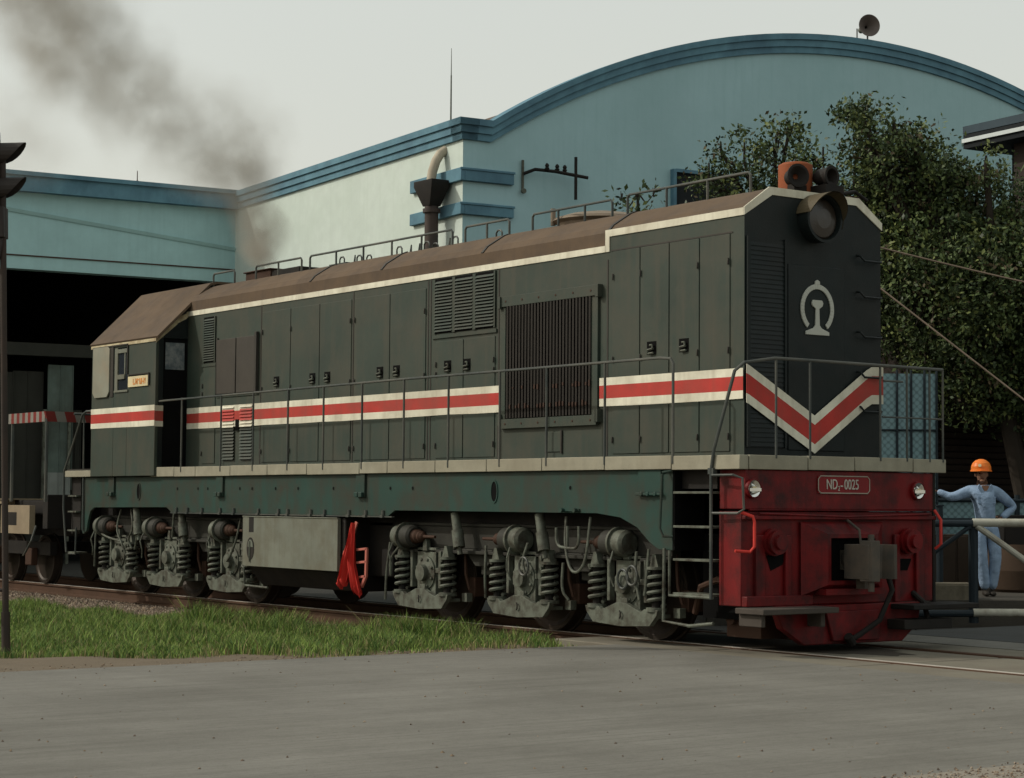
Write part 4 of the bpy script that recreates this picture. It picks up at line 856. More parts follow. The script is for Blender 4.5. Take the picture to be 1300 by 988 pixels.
h = MB(); h.prism([(-1.05,.46),(1.0,.46),(.95,.24),(.72,.07),(-.66,.07),(-.95,.24)], 'x', -.03, .06); h.prism([(-.40,.40),(.35,.40),(.35,.10),(-.30,.10)], 'x', .06, .10); h.build('pilot_plow', m_hred, hst, bev=.01)
# coupler pocket and coupler
h = MB()
V = [(-.03,-.62,1.28),(-.03,.52,1.28),(-.03,.52,.55),(-.03,-.62,.55),(.13,-.40,1.16),(.13,.30,1.16),(.13,.30,.66),(.13,-.40,.66)]
h.add(V, [(0,1,5,4),(3,7,6,2),(0,4,7,3),(1,2,6,5)]); V2 = [(.0,-.58,1.25),(.0,.48,1.25),(.0,.48,.58),(.0,-.58,.58),(.13,-.36,1.12),(.13,.26,1.12),(.13,.26,.70),(.13,-.36,.70)]
h.add(V2, [(0,4,5,1),(3,2,6,7),(0,3,7,4),(1,5,6,2)]); h.add([V[4],V[5],V[6],V[7],V2[4],V2[5],V2[6],V2[7]], [(0,1,5,4),(1,2,6,5),(2,3,7,6),(3,0,4,7)])
h.box(-.03, .16, -.46, .36, .56, .62); h.build('coupler_pocket', m_hred, hst)
h = MB(); h.box(-.02, .0, -.30, .30, .68, 1.12); h.build('pocket_back', m_pitch, hst)
h = MB()
CP = h
h.box(.0, .55, -.11, .11, .80, 1.0); 
h.lathe((.40, 0, .90), (1,0,0), [(0,.09),(.10,.15),(.14,.16),(.16,.1)], 18)
h.prism([(.55,-.20),(.70,-.26),(.90,-.22),(.93,-.12),(.82,-.06),(.76,.04),(.80,.14),(.92,.20),(.90,.27),(.70,.25),(.55,.16)], 'z', .72, 1.06)
h.prism([(.80,-.24),(.93,-.20),(.96,-.10),(.90,-.04),(.84,-.08),(.80,-.12)], 'z', .70, 1.10)
h.cyl((.88,-.15,.60),(.88,-.15,1.16),.035)
h.box(.60,.72,-.06,.06,.62,.74); h.tube([(.62,0,1.06),(.60,.0,1.2),(.3,.05,1.35),(.02,.15,1.42)], .015)
h.tube([(.0,-.26,1.12),(.02,-.27,.8)], .012)
h.v = [(a-.42, b_*.82-.02, c_) for a, b_, c_ in h.v]
h.build('coupler', mat('coupler_grey', (.085,.07,.055), .6, dirt=(.05,.05,.045), damt=.8, dscale=7), loco, bev=.02)
for y in (-1.0, .90):
    h = MB(); h.lathe((-.03, y, 1.08), (1,0,0), [(0,.135),(.04,.135),(.04,.10),(.08,.10),(.08,.12),(.10,.12),(.10,.07),(.14,.07),(.14,0)], 20); h.build('buffer_socket', m_hred, hst)
for y in (-1.27, 1.03):
    h = MB(); h.lathe((-.03, y, 1.60), (1,0,0), [(0,.095),(.035,.095),(.045,.085),(.03,.08)], 24, 0); lamp = h.build('marker_lamp', m_hred, loco)
    h = MB(); h.lathe((-.03, y, 1.60), (1,0,0), [(.005,0),(.01,.03),(.035,.085)], 24, 0); h.box(-.0,.022,y-.075,y+.075,1.575,1.605,0); h.build('reflector', m_chrome, lamp)
    h = MB(); h.cyl((-.0,y,1.6),(.012,y,1.6),.025,n=10); h.build('bulb', m_ivory, lamp)
m_platerm = mat('plate_frame', (.30,.27,.22), .6)
yc0, yc1, zc0, zc1 = -.39, .33, 1.565, 1.735
h = MB(); h.box(-.03, -.018, yc0, yc1, zc0, zc1, 0); npl = h.build('number_plate', mat('plate_red', (.17,.012,.014), .5), loco)
h = MB(); fr = [(yc0+.03,zc0),(yc1-.03,zc0),(yc1,zc0+.03),(yc1,zc1-.03),(yc1-.03,zc1),(yc0+.03,zc1),(yc0,zc1-.03),(yc0,zc0+.03),(yc0+.03,zc0)]
h.tube([(-.016, a, b) for a, b in fr], .006, 5); h.build('plate_border', m_platerm, npl)
tm = Matrix(((0,0,1,-.014),(1,0,0,0),(0,1,0,0),(0,0,0,1)))
def tpos(y, z, sx=.72): return Matrix.Translation((0, y, z)) @ tm @ Matrix.Diagonal((sx, 1, 1, 1))
m_let = mat('letter_grey', (.40,.38,.33), .6)
text('lettering', 'ND', .145, m_let, npl, tpos(-.205, 1.648)); text('lettering', '2', .07, m_let, npl, tpos(-.108, 1.61)); text('lettering', '-', .145, m_let, npl, tpos(-.07, 1.648, .9)); text('lettering', '0025', .145, m_let, npl, tpos(.07, 1.648))
# shunter boards, pipes, hoses at the front
h = MB(); h.box(-.02, .38, -1.50, -.50, .40, .455, 0, ); h.box(-.02, .30, -1.45, -1.40, .28, .40); h.box(-.02,.25,-.62,-.56,.26,.40); h.build('footboard', mat('board_dark', (.06,.05,.042), .8), loco, bev=.008)
h = MB(); h.box(-.02, .38, .55, 1.52, .40, .45); h.box(.0,.3,.5,1.2,.20,.30); h.build('footboard', m_black, loco, bev=.008)
h = MB(); h.box(-.8, -.3, -.9, .9, .12, .5); h.cyl((-.7,-.95,.3),(-.7,.95,.3),.06); h.tube([(-1.0,-1.15,.35),(-.85,-1.2,.62),(-.6,-1.2,.70),(-.42,-1.2,.68)], .035, 8, 0); h.build('rail_guard', m_brown, loco)
h = MB(); h.tube([(.02,.28,1.1),(.18,.30,.95),(.28,.34,.6),(.22,.22,.3),(.16,.0,.16),(.12,-.1,.10)], .028, 8, 0); h.cyl((.12,-.06,.07),(.14,-.14,.15),.045,n=10,mi=0); h.build('brake_hose', m_black, loco)
h = MB(); h.tube([(-.06,1.0,.55),(.1,1.0,.45),(.16,.98,.3),(.1,.85,.2)], .03, 8, 0); h.build('brake_hose', m_black, loco)
h = MB(); h.tube([(-.40,-1.47,1.73),(-.05,-1.5,1.73),(.02,-1.44,1.70),(.02,-1.42,1.40),(-.04,-1.45,1.36),(-.38,-1.47,1.36)], .013, 7); h.build('corner_rail', m_rail, loco)
m_redp = mat('pipe_red', (.5,.04,.03), .5)
h = MB(); h.tube([(-.02,-1.42,1.37),(.06,-1.34,1.33),(.07,-1.33,1.28),(.07,-1.33,1.04),(.04,-1.36,.99),(-.02,-1.5,1.0)], .016, 7); h.build('corner_pipe', m_redp, loco)
h = MB(); h.tube([(-.03,1.30,1.40),(.04,1.32,1.3),(.04,1.32,1.05),(-.02,1.30,1.0)], .016, 7); h.build('corner_pipe', m_redp, loco)
h = MB(); h.tube([(.0,-1.2,1.36),(.0,0,1.33),(.0,1.2,1.36)], .012, 7); h.build('release_rod', m_hred, loco)
h = MB(); h.tube([(-.2,1.46,1.8),(-.2,1.46,1.0),(-.2,1.46,.4)], .03, 7); h.build('corner_post', m_black, loco)
# ================================================================== WAGON BEHIND
wg = thing('flat_wagon', 'rusty dark flat wagon with striped guard rail coupled behind the cab', 'wagon', (-17, 0, 0))
h = MB(); h.box(-12, -.35, -1.15, 1.15, 1.18, 1.42, 0); h.box(-.35, -.15, -1.25, 1.25, .95, 1.52, 0); h.box(-12, -.4, -.3, .3, .8, 1.18, 0); h.build('chassis', m_black, wg, bev=.01)
h = MB(); h.box(-12, -1.8, -1.35, 1.35, 1.36, 1.43, 0); 
for k in range(40): h.box(-12+k*.26, -11.78+k*.26, -1.38, 1.38, 1.43, 1.45, 0)
h.build('deck', mat('wagon_boards', (.26,.21,.14), .9, dirt=(.12,.09,.06)), wg)
h = MB(); h.box(-1.85, -.6, -1.38, -1.28, .86, 1.34, 0); h.box(-12, -3.0, -1.38, -1.28, .9, 1.34, 0); h.box(-1.55,-1.15,-1.383,-1.38,1.0,1.22,1); h.build('side_sill', [mat('sill_tan', (.27,.22,.15), .85, dirt=(.14,.1,.07)), m_black], wg, bev=.01)
wb = MB(); wb.box(-3.6, -.6, -1.0, -.88, .5, .72, 0); wb.box(-3.6, -.6, .88, 1.0, .5, .72, 0); wb.box(-2.2, -1.8, -.95, .95, .5, .7, 0); wbg = wb.build('wagon_bogie', m_black, wg)
for x in (-1.25, -2.75):
    for sy in (-1, 1):
        h = MB(); h.lathe((x, sy*.82, .42), (0,-sy,0), [(0,0),(0,.1),(.02,.33),(0,.36),(0,.41),(.11,.42),(.112,.45),(.14,.45),(.14,0)], 30); h.build('wheel', m_wheel, wbg)
    h = MB(); h.box(x-.14, x+.14, -1.12, -1.0, .32, .62); h.build('axle_box', m_brown, wbg, bev=.02)
h = MB(); h.tube([(-.5,-1.3,1.0),(-.5,-1.38,.75),(-.75,-1.38,.55),(-.9,-1.35,.5)], .02, 6); h.build('step_iron', m_rail, wg)
h = MB(); h.box(-.15, .45, -.12, .12, .80, 1.02); h.prism([(.3,-.2),(.7,-.2),(.75,.15),(.3,.2)], 'z', .72, 1.08); h.build('coupler', m_brown, wg, bev=.02)
h = MB(); m_rw = [mat('stripe_red_shaded', (.17,.022,.018), .7, dirt=(.06,.02,.015)), mat('stripe_white_shaded', (.20,.19,.165), .7, dirt=(.08,.07,.06))]  # stripe colours dimmed for the shade they stand in
pz0, pz1 = 2.73, 2.90; cy_ = -1.30; k = 0
y = cy_
while y < 1.2:
    h.prism([(y, pz0), (y+.17, pz0), (y+.12, pz1), (y-.05, pz1)], 'x', -.16, -.10, k % 2); y += .17; k += 1
x = -.16
while x > -1.7: h.prism([(x, pz0), (x-.12, pz0), (x-.12, pz1), (x, pz1)], 'y', cy_-.03, cy_+.03, k % 2); x -= .12; k += 1
h.build('striped_guard_rail', m_rw, wg)
h = MB()
for p in ((-.13, cy_), (-.13, 0), (-.13, 1.1), (-1.6, cy_)): h.cyl((p[0], p[1], 1.4), (p[0], p[1], pz0+.05), .03, n=8)
h.build('guard_post', m_rail, wg)
# ================================================================== SMOKE
def smoke():
    pts_ = [ud(333, 345, 29.5), ud(331, 318, 29.5), ud(333, 296, 29.6), ud(322, 268, 29.7), ud(308, 232, 29.9), ud(296, 190, 30), ud(240, 165, 30.3), ud(180, 128, 30.6), ud(125, 85, 31), ud(85, 35, 31.4), ud(50, -20, 31.8), ud(10, -90, 32), ud(20, 175, 31)]
    rad = [.22, .36, .50, .50, .75, 1.0, 1.05, 1.05, 1.2, 1.35, 1.5, 1.7, 1.1]; wt = [3.2, 3.4, 2.8, 1.2, .60, .52, .45, .5, .52, .48, .42, .38, .2]
    lo = Vector((min(p[i]-r for p, r in zip(pts_, rad)) for i in range(3))); hi = Vector((max(p[i]+r for p, r in zip(pts_, rad)) for i in range(3)))
    lo.z = 4.86
    h = MB(); h.box(lo.x, hi.x, lo.y, hi.y, lo.z, hi.z)
    m = bpy.data.materials.new('smoke'); m.use_nodes = True; n = m.node_tree; n.nodes.clear(); L = n.links
    out = n.nodes.new('ShaderNodeOutputMaterial'); pv = n.nodes.new('ShaderNodeVolumePrincipled'); L.new(pv.outputs[0], out.inputs['Volume'])
    pv.inputs['Color'].default_value = (.50, .465, .40, 1); pv.inputs['Anisotropy'].default_value = .2
    tc = n.nodes.new('ShaderNodeNewGeometry')
    nz = n.nodes.new('ShaderNodeTexNoise'); nz.inputs['Scale'].default_value = 1.1; nz.inputs['Detail'].default_value = 4; L.new(tc.outputs['Position'], nz.inputs['Vector'])
    # warp the position with noise so that puffs have ragged outlines
    vm = n.nodes.new('ShaderNodeVectorMath'); vm.operation = 'SUBTRACT'; vm.inputs[1].default_value = (.5, .5, .5); L.new(nz.outputs['Color'], vm.inputs[0])
    vs = n.nodes.new('ShaderNodeVectorMath'); vs.operation = 'SCALE'; vs.inputs['Scale'].default_value = 1.1; L.new(vm.outputs[0], vs.inputs[0])
    va = n.nodes.new('ShaderNodeVectorMath'); va.operation = 'ADD'; L.new(tc.outputs['Position'], va.inputs[0]); L.new(vs.outputs[0], va.inputs[1])
    def math_(op, a, b=None, clamp=False):
        x = n.nodes.new('ShaderNodeMath'); x.operation = op; x.use_clamp = clamp
        for i, v in enumerate((a, b)):
            if v is None: continue
            if isinstance(v, (int, float)): x.inputs[i].default_value = v
            else: L.new(v, x.inputs[i])
        return x.outputs[0]
    acc = None
    for p, r, w_ in zip(pts_, rad, wt):
        d = n.nodes.new('ShaderNodeVectorMath'); d.operation = 'DISTANCE'; d.inputs[1].default_value = tuple(p)
        L.new(va.outputs[0] if r > .5 else tc.outputs['Position'], d.inputs[0])
        f = math_('SUBTRACT', 1.0, math_('DIVIDE', d.outputs['Value'], r), True)
        f = math_('MULTIPLY', math_('POWER', f, 1.2), w_); acc = f if acc is None else math_('ADD', acc, f)
    n2 = n.nodes.new('ShaderNodeTexNoise'); n2.inputs['Scale'].default_value = 1.7; n2.inputs['Detail'].default_value = 4; n2.inputs['Roughness'].default_value = .6; L.new(tc.outputs['Position'], n2.inputs['Vector'])
    mr = n.nodes.new('ShaderNodeMapRange'); mr.inputs[1].default_value = .36; mr.inputs[2].default_value = .66; mr.inputs[3].default_value = .15; L.new(n2.outputs[0], mr.inputs[0])
    L.new(math_('MULTIPLY', math_('MULTIPLY', acc, mr.outputs[0]), 3.1), pv.inputs['Density'])
    o = h.build('smoke_plume', m); struct(o, 'stuff'); tag(o, 'brownish grey exhaust smoke drifting up from the locomotive roof', 'smoke')
smoke()
# ================================================================== CROSSING GATE, WORKER, RIGHT-HAND SIDE
rv = Vector((.5861, .8102, 0)).normalized(); fv = Vector((-.8102, .5861, 0)).normalized()    # right / away
m_pipew = mat('gate_white', (.44, .43, .36), .7, dirt=(.18,.15,.11), damt=.7, dscale=6)
m_piped = mat('gate_dark', (.016, .024, .03), .6)
gt = thing('crossing_gate', 'sliding pipe gate half white and half dark in front of the worker', 'gate', (-2.48, 4.68, 0), math.atan2(rv.y, rv.x))
h = MB(); h.tube([(0,0,1.24),(3.5,0,1.24)], .052, 12); h.tube([(0,0,.13),(3.5,0,.13)], .05, 12); h.tube([(.05,0,1.2),(1.6,0,.10)], .04, 10); h.build('white_pipe', m_pipew, gt)
h = MB(); h.tube([(-1.5,0,1.22),(0,0,1.23)], .045, 10); h.tube([(-1.5,0,.11),(.0,0,.12)], .045, 10); h.tube([(-.02,.0,1.2),(-1.2,0,.35)], .03, 8); h.tube([(.02,.06,0),(.02,.06,1.26)], .06, 10); h.tube([(-1.48,0,0),(-1.48,0,1.24)], .04, 8); h.build('dark_pipe', m_piped, gt)
pv = MB(); p = [Vector((-2.9, 4.7, 0))+rv*a+fv*b for a, b in ((-3, .45), (6, .45), (6, 7), (-3, 7))]
pv.prism([(q.x, q.y) for q in p], 'z', -.19, .26); struct(pv.build('pavement', mat('pavement_dark', (.055,.05,.042), .9, bump=.5, speck=.3), bev=.02))
def rbox(mb, a0, a1, b0, b1, z0, z1, mi=0):      # in the object's own right/away axes
    mb.box(a0, a1, b0, b1, z0, z1, mi)
RZ = math.atan2(rv.y, rv.x)
def at(px, py, D): q = ud(px, py, D); return q
q = at(1205, 760, 25.75); ob = MB(); ob.box(-1.3, .30, 0, .30, 0, .62); ob.box(-1.3,.30,.02,.28,.62,.64)
o = ob.build('concrete_block', mat('concrete_block', (.17,.15,.11), .9, dirt=(.08,.07,.05), damt=.7, dscale=4, streak=.4, bump=.6, bscale=20), bev=.02); o.location = (q.x, q.y, -.18); o.rotation_euler = (0,0,RZ); tag(o, 'long weathered concrete block on the ground left of the worker', 'concrete block')
q = at(1205, 720, 28.4); ob = MB(); ob.box(-1.6, .45, 0, .5, 0, .78); 
for k in range(6): ob.box(-1.58+k*.34, -1.27+k*.34, -.02, 0, .02, .76)
o = ob.build('wooden_crate', mat('crate_brown', (.035,.025,.018), .9, dirt=(.03,.022,.016), streak=.4), bev=.01); o.location = (q.x, q.y, .26); o.rotation_euler = (0,0,RZ); tag(o, 'low brown plank crate behind the concrete block', 'crate')
q = at(1296, 745, 28.0); ob = MB(); ob.lathe((0,0,0), (0,0,1), [(0,0),(0,.36),(.04,.40),(.3,.46),(.62,.44),(.66,.44),(.66,.40),(.6,.38),(.6,0)], 28)
o = ob.build('clay_tub', mat('tub_brown', (.07,.045,.03), .8, dirt=(.04,.03,.02))); o.location = (q.x, q.y, .26); tag(o, 'large round brown tub on the ground right of the worker', 'tub')
q = at(1297, 700, 28.6); ob = MB(); ob.box(-.3,.6,-.25,.25,0,.42); o = ob.build('dark_box', m_black, bev=.01); o.location = (q.x, q.y, .9); o.rotation_euler=(0,0,RZ); tag(o, 'black box resting above the brown tub', 'box')
ob = MB(); ob.box(-.35,.35,-.2,.2,0,.64); 
# blue mesh fence
fe = thing('blue_mesh_fence', 'pale blue mesh fence with dark rails running behind the worker', 'fence', tuple(Vector((at(1200,760,29.2).x, at(1200,760,29.2).y, .26))), RZ)
def meshmat():
    m, n, p = newmat('blue_mesh'); L = n.links; tc_ = n.nodes.new('ShaderNodeTexCoord'); mp = n.nodes.new('ShaderNodeMapping'); mp.inputs['Rotation'].default_value = (0, R(45), 0); mp.inputs['Scale'].default_value = (14, 14, 14)
    L.new(tc_.outputs['Object'], mp.inputs[0]); ck = n.nodes.new('ShaderNodeTexVoronoi'); ck.inputs['Scale'].default_value = 1; ck.inputs['Randomness'].default_value = .15; L.new(mp.outputs[0], ck.inputs[0])
    r = n.nodes.new('ShaderNodeValToRGB'); r.color_ramp.elements[0].color = (.17,.28,.30,1); r.color_ramp.elements[1].color = (.09,.15,.165,1); r.color_ramp.elements[0].position = .3; r.color_ramp.elements[1].position = .6
    L.new(ck.outputs['Distance'], r.inputs[0]); L.new(r.outputs[0], p.inputs['Base Color']); p.inputs['Roughness'].default_value = .7; return m
m_mesh = meshmat()
h = MB(); h.box(-1.7, 3.5, 0, .02, .72, 1.25); h.build('mesh_panel', m_mesh, fe)
h = MB(); 
for z in (.98, .74, 1.27): h.tube([(-1.7,-.02,z),(3.5,-.02,z)], .03, 8)
for x in (-1.65, -.15, .9, 1.05, 2.4): h.tube([(x,0,0),(x,0,1.35)], .04, 8)
h.build('fence_post', m_piped, fe)
q = at(1155, 600, 28.5); tf = thing('tall_mesh_screen', 'tall pale blue mesh screen with dark uprights right of the locomotive nose', 'mesh screen', (q.x, q.y, .26), RZ)
h = MB(); h.box(-.6, .38, 0, .02, .1, 3.05); h.build('mesh_panel', m_mesh, tf)
h = MB()
for x in (-.6, -.18, .02, .21, .38): h.tube([(x,-.02,0),(x,-.02,3.1)], .018, 6)
h.tube([(-.6,-.02,2.25),(.38,-.02,2.25)], .015, 6); h.build('upright', m_piped, tf)
q = at(1193, 700, 26.25); po = MB(); po.tube([(0,0,0),(0,0,1.44)], .045, 10); po.cyl((0,0,1.44),(0,0,1.46),.06)
o = po.build('iron_post', m_piped); o.location = (q.x, q.y, .0); tag(o, 'dark iron post on which the worker rests his arm', 'post')
# utility pole hidden behind the nose and its wires
q = at(1016, 500, 30); pole = MB(); zt = at(1016, 280, 30).z; pole.cyl((0,0,-.3), (0,0,zt+.12), .11, .08, 14)
o = pole.build('utility_pole', m_bark); o.location = (q.x, q.y, 0); tag(o, 'short utility pole hidden behind the locomotive nose', 'pole')
P0 = at(1016, 287, 30)
def wire(P1, sag, lab, rad_=.013):
    h = MB(); n = 16; h.tube([P0.lerp(P1, k/n)-Vector((0,0,sag*4*(k/n)*(1-k/n))) for k in range(n+1)], rad_, 5)
    o = h.build('overhead_wire', mat('wire', (.13,.10,.075), .7)); tag(o, lab, 'wire'); return o
wire(at(1480, 395, 28), .06, 'nearly level wire running right from behind the nose through the tree'); wire(at(1490, 655, 26), -.0, 'steep guy wire slanting down to the right past the worker')
h = MB(); q = at(1480, 395, 28); h.cyl((q.x, q.y, -.2), (q.x, q.y, q.z+.3), .12, .09, 12); o = h.build('utility_pole', m_bark); tag(o, 'utility pole beyond the right edge carrying the level wire', 'pole')
# ---------------------------------------------------- worker
def skin(verts, edges, rad_, sub=2):
    me = bpy.data.meshes.new('s'); me.from_pydata([tuple(v) for v in verts], edges, []); ob = bpy.data.objects.new('s', me); COL.objects.link(ob)
    ob.modifiers.new('skin', 'SKIN'); 
    for i, r_ in enumerate(rad_): 
        r2 = r_ if isinstance(r_, tuple) else (r_, r_); me.skin_vertices[0].data[i].radius = r2
    me.skin_vertices[0].data[0].use_root = True
    sb_ = ob.modifiers.new('sub', 'SUBSURF'); sb_.levels = sub; sb_.render_levels = sub
    dg = bpy.context.evaluated_depsgraph_get(); m2 = bpy.data.meshes.new_from_object(ob.evaluated_get(dg)); bpy.data.objects.remove(ob)
    vs_ = [v.co.copy() for v in m2.vertices]; fs_ = [tuple(p.vertices) for p in m2.polygons]; bpy.data.meshes.remove(m2); return vs_, fs_
# figure axes: x = image right, y = away from the camera, z = up
wk = thing('person', 'worker in light blue overalls and orange helmet leaning on a post, hand on hip', 'person', (-3.47, 5.99, .26), RZ)
m_skin = mat('skin', (.26, .14, .09), .6, bump=.05); m_over = mat('overall_blue', (.27,.37,.51), .85, dirt=(.17,.24,.35), damt=.8, dscale=7, bump=1, bscale=13)
for n_ in m_over.node_tree.nodes:
    if n_.type == 'BUMP': n_.inputs['Distance'].default_value = .022
m_shoe = mat('shoe', (.03,.025,.02), .6)
J = dict(pel=(.05,0,.93), wai=(.04,0,1.08), che=(.03,0,1.27), nb=(.015,0,1.41), ne=(.005,-.01,1.47), hd1=(-.005,-.02,1.54), hd2=(-.005,-.015,1.63),
         hl=(-.05,0,.88), kl=(-.02,-.05,.50), al=(.04,0,.10), hr=(.14,0,.88), kr=(.17,-.04,.50), ar=(.13,.03,.10),
         sl=(-.16,0,1.38), el=(-.42,-.06,1.29), wl=(-.60,-.02,1.38), sr=(.20,0,1.37), er=(.44,.06,1.17), wr=(.24,-.06,1.03))
b = MB()
vn = ['pel','wai','che','nb','ne','hd1','hd2','hl','kl','al','hr','kr','ar','sl','el','wl','sr','er','wr']
ed = [('pel','wai'),('wai','che'),('che','nb'),('nb','ne'),('ne','hd1'),('hd1','hd2'),('pel','hl'),('hl','kl'),('kl','al'),('pel','hr'),('hr','kr'),('kr','ar'),('nb','sl'),('sl','el'),('el','wl'),('nb','sr'),('sr','er'),('er','wr')]
rd_ = dict(pel=.10,wai=.10,che=.12,nb=.07,ne=.052,hd1=(.05,.05),hd2=(.06,.06),hl=.07,kl=.045,al=.035,hr=.07,kr=.045,ar=.035,sl=.045,el=.035,wl=.026,sr=.045,er=.035,wr=.026)
vs_, fs_ = skin([J[k] for k in vn], [(vn.index(a), vn.index(c)) for a, c in ed], [rd_[k] for k in vn]); b.add(vs_, fs_)
# face: nose, brow, chin, ears
hx_, hz_ = -.005, 1.60
def blob(cx, cy, cz, rx, ry, rz, mb, taper=0, n=18, m_=12):
    V = []; 
    for a in range(m_+1):
        t = math.pi*a/m_; zz = math.cos(t)
        for k in range(n):
            u = 2*math.pi*k/n; w = 1-taper*max(0, -zz)*(1 if True else 0)
            V.append((cx+rx*math.sin(t)*math.cos(u)*w, cy+ry*math.sin(t)*math.sin(u)*w-taper*.03*max(0,-zz), cz+rz*zz))
    mb.add(V, [(a*n+k, a*n+(k+1) % n, (a+1)*n+(k+1) % n, (a+1)*n+k) for a in range(m_) for k in range(n)])
blob(hx_, -.015, 1.605, .076, .098, .118, b, .32)
blob(hx_-.012, -.112, 1.592, .013, .022, .022, b); blob(hx_-.008, -.085, 1.518, .028, .026, .018, b); blob(hx_-.01, -.095, 1.632, .045, .02, .012, b)
for s_2 in (-1, 1): blob(hx_+s_2*.078, .0, 1.60, .012, .022, .032, b)
def hand(w, dirv, upv):
    w, d, u = Vector(w), Vector(dirv).normalized(), Vector(upv).normalized(); s_ = d.cross(u).normalized()
    b.add(*skin([w, w+d*.04, w+d*.085], [(0,1),(1,2)], [(.026,.02),(.036,.018),(.036,.016)], 1))
    for k, ln in enumerate((.062,.07,.066,.052)):
        o_ = w+d*.08+s_*(.028-.019*k); b.add(*skin([o_, o_+d*ln*.5-u*.006, o_+d*ln*.8-u*.028], [(0,1),(1,2)], [.0095,.009,.0075], 1))
    o_ = w+d*.03+s_*.03; b.add(*skin([o_, o_+d*.03+s_*.02, o_+d*.055+s_*.022-u*.01], [(0,1),(1,2)], [.012,.010,.008], 1))
hand(J['wl'], (-.9,.15,.1), (0,0,1)); hand(J['wr'], (-.8,-.1,-.4), (0,-1,.3))
body = b.build('body', m_skin, wk, smooth=80)
for s in (-1, 1):
    h = MB(); h.cyl((hx_+s*.032-.012, -.085, 1.612), (hx_+s*.032-.012, -.106, 1.612), .010, n=8); h.build('eye', m_pitch, body)
h = MB(); h.box(hx_-.036, hx_+.014, -.106, -.09, 1.548, 1.555); h.build('mouth', mat('lips', (.12,.05,.04), .6), body)
h = MB(); blob(hx_, .010, 1.625, .083, .098, .10, h); h.build('hair', m_pitch, body, smooth=80)
h = MB()
vs_, fs_ = skin([J[k] for k in ['pel','wai','che','nb','sl','el','wl','sr','er','wr']], [(0,1),(1,2),(2,3),(3,4),(4,5),(5,6),(3,7),(7,8),(8,9)], [(.175,.14),(.175,.14),(.215,.15),(.11,.085),.085,.064,.046,.085,.064,.046]); h.add(vs_, fs_)
for s in (-1, 1): h.prism([(.015+s*.0, 1.36), (.015+s*.08, 1.47), (.015+s*.10, 1.42), (.015+s*.05, 1.34)], 'y', -.145, -.10)
h.box(.07, .145, -.158, -.13, 1.22, 1.31); h.box(-.085,-.01,-.158,-.13,1.22,1.31); h.build('shirt', m_over, wk, smooth=70)
h = MB(); al2 = Vector(J['al'])+Vector((0,0,-.02)); ar2 = Vector(J['ar'])+Vector((0,0,-.02))
vs_, fs_ = skin([J['pel'], J['hl'], J['kl'], al2, J['hr'], J['kr'], ar2, (.045,0,1.0)], [(0,1),(1,2),(2,3),(0,4),(4,5),(5,6),(0,7)], [(.175,.145),.112,.086,.070,.112,.086,.070,(.165,.13)]); h.add(vs_, fs_); h.build('trousers', m_over, wk, smooth=70)
for k in ('al', 'ar'):
    x_, y_, _ = J[k]; h = MB(); h.add(*skin([(x_,y_+.05,.045),(x_-.0,y_-.04,.045),(x_-.005,y_-.15,.032)], [(0,1),(1,2)], [(.045,.042),(.045,.045),(.04,.028)], 2)); h.build('shoe', m_shoe, wk, smooth=80)
hm = MB(); hm.lathe((hx_-.005, -.01, 1.655), (0,0,1), [(-.015,.142),(0,.14),(.006,.132),(.05,.130),(.095,.112),(.13,.075),(.148,.03),(.15,0)], 26); hm.prism([(hx_-.09,-.12),(hx_+.09,-.12),(hx_+.06,-.19),(hx_-.06,-.19)], 'z', 1.640, 1.650); hm.tube([(hx_,-.135,1.68),(hx_,-.09,1.755),(hx_,-.01,1.79),(hx_,.08,1.755),(hx_,.125,1.68)], .010, 6)
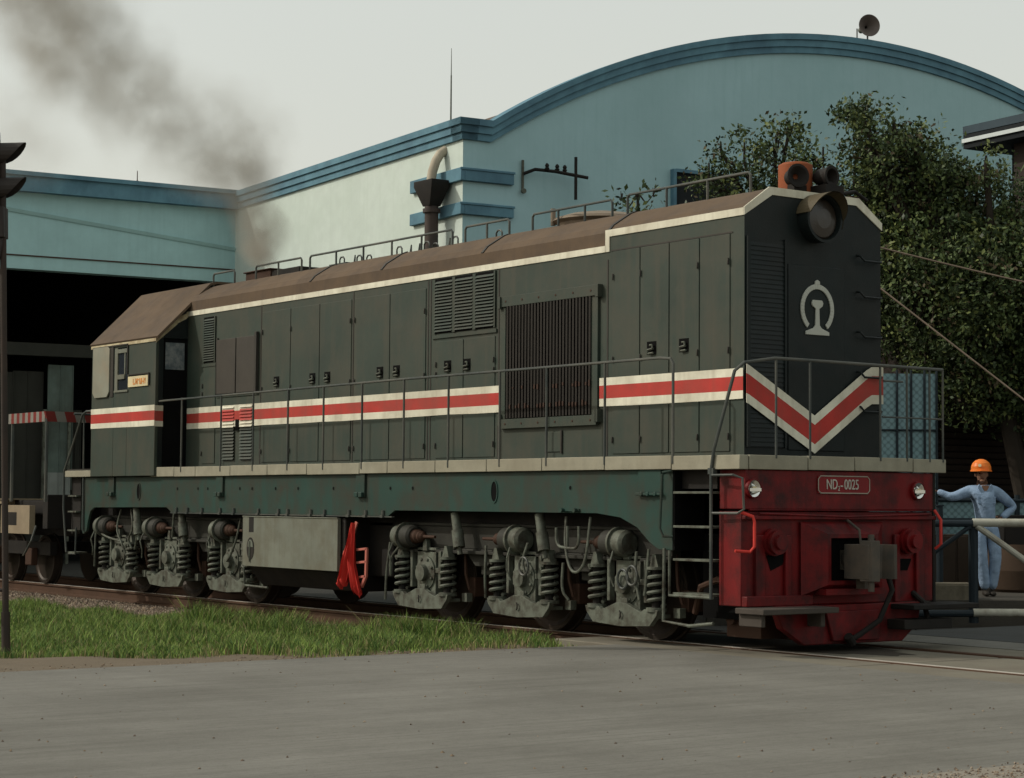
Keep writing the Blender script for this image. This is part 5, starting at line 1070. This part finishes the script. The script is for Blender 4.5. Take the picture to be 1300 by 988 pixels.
h = MB(); h.prism([(.015-.045, 1.455), (.015+.05, 1.455), (.02, 1.33)], 'y', -.139, -.104); h.build('open_collar', m_skin, wk)
helmet = hm.build('hard_hat', mat('helmet_orange', (.75,.19,.03), .4, bump=0), wk, smooth=60)
h = MB(); h.cyl((hx_-.05,-.128,1.715),(hx_-.052,-.14,1.72),.022,n=12); h.build('badge', m_ivory, helmet)
# ---------------------------------------------------- road signal at the left edge
sg = thing('road_signal', 'dark hooded crossing signal on a thin post at the left edge', 'signal', (-5.22, -6.72, 0), RZ)
sg.rotation_euler = (0, R(-1.6), RZ)
m_sig = mat('signal_black', (.03,.026,.024), .6, dirt=(.06,.045,.035))
h = MB(); h.tube([(0,0,-.1),(0,0,5.0)], .034, 12); h.cyl((0,0,-.1),(0,0,.30),.045); h.tube([(-.5,0,.55),(0,0,.52)], .02, 6); h.build('post', mat('post_brown', (.035,.028,.024), .7, dirt=(.08,.05,.035)), sg)
h = MB(); h.box(-.40, -.06, -.17, .17, 4.45, 5.18); h.box(-.10,-.045,-.1,.1,5.18,5.24); h.tube([(-.05,0,4.4),(-.05,0,5.2)],.03); h.build('signal_head', m_sig, sg, bev=.015)
h = MB(); h.box(-.22, .03, -.10, .10, 4.12, 4.44); h.prism([(-.2,4.12),(.015,4.12),(-.02,3.92),(-.16,3.85)], 'y', -.07, .07); h.build('junction_box', m_sig, sg, bev=.01)
for z in (5.0, 4.64):
    h = MB(); n = 16
    for k in range(n):
        a0, a1 = R(-80+340*k/n), R(-80+340*(k+1)/n)
        for r0 in (.11, .104):
            ex = lambda a: -.03+.27*max(0, (math.sin(a)+1)/2)**.55
            h.add([(-.06, math.cos(a0)*r0, z+math.sin(a0)*r0), (-.06, math.cos(a1)*r0, z+math.sin(a1)*r0), (ex(a1), math.cos(a1)*r0, z+math.sin(a1)*r0), (ex(a0), math.cos(a0)*r0, z+math.sin(a0)*r0)], [(0,1,2,3)])
    hd_ = h.build('signal_hood', m_sig, sg)
    h = MB(); h.lathe((-.06,0,z), (1,0,0), [(0,.10),(.02,.08),(.035,0)], 20); h.build('lens', m_glassd, hd_)
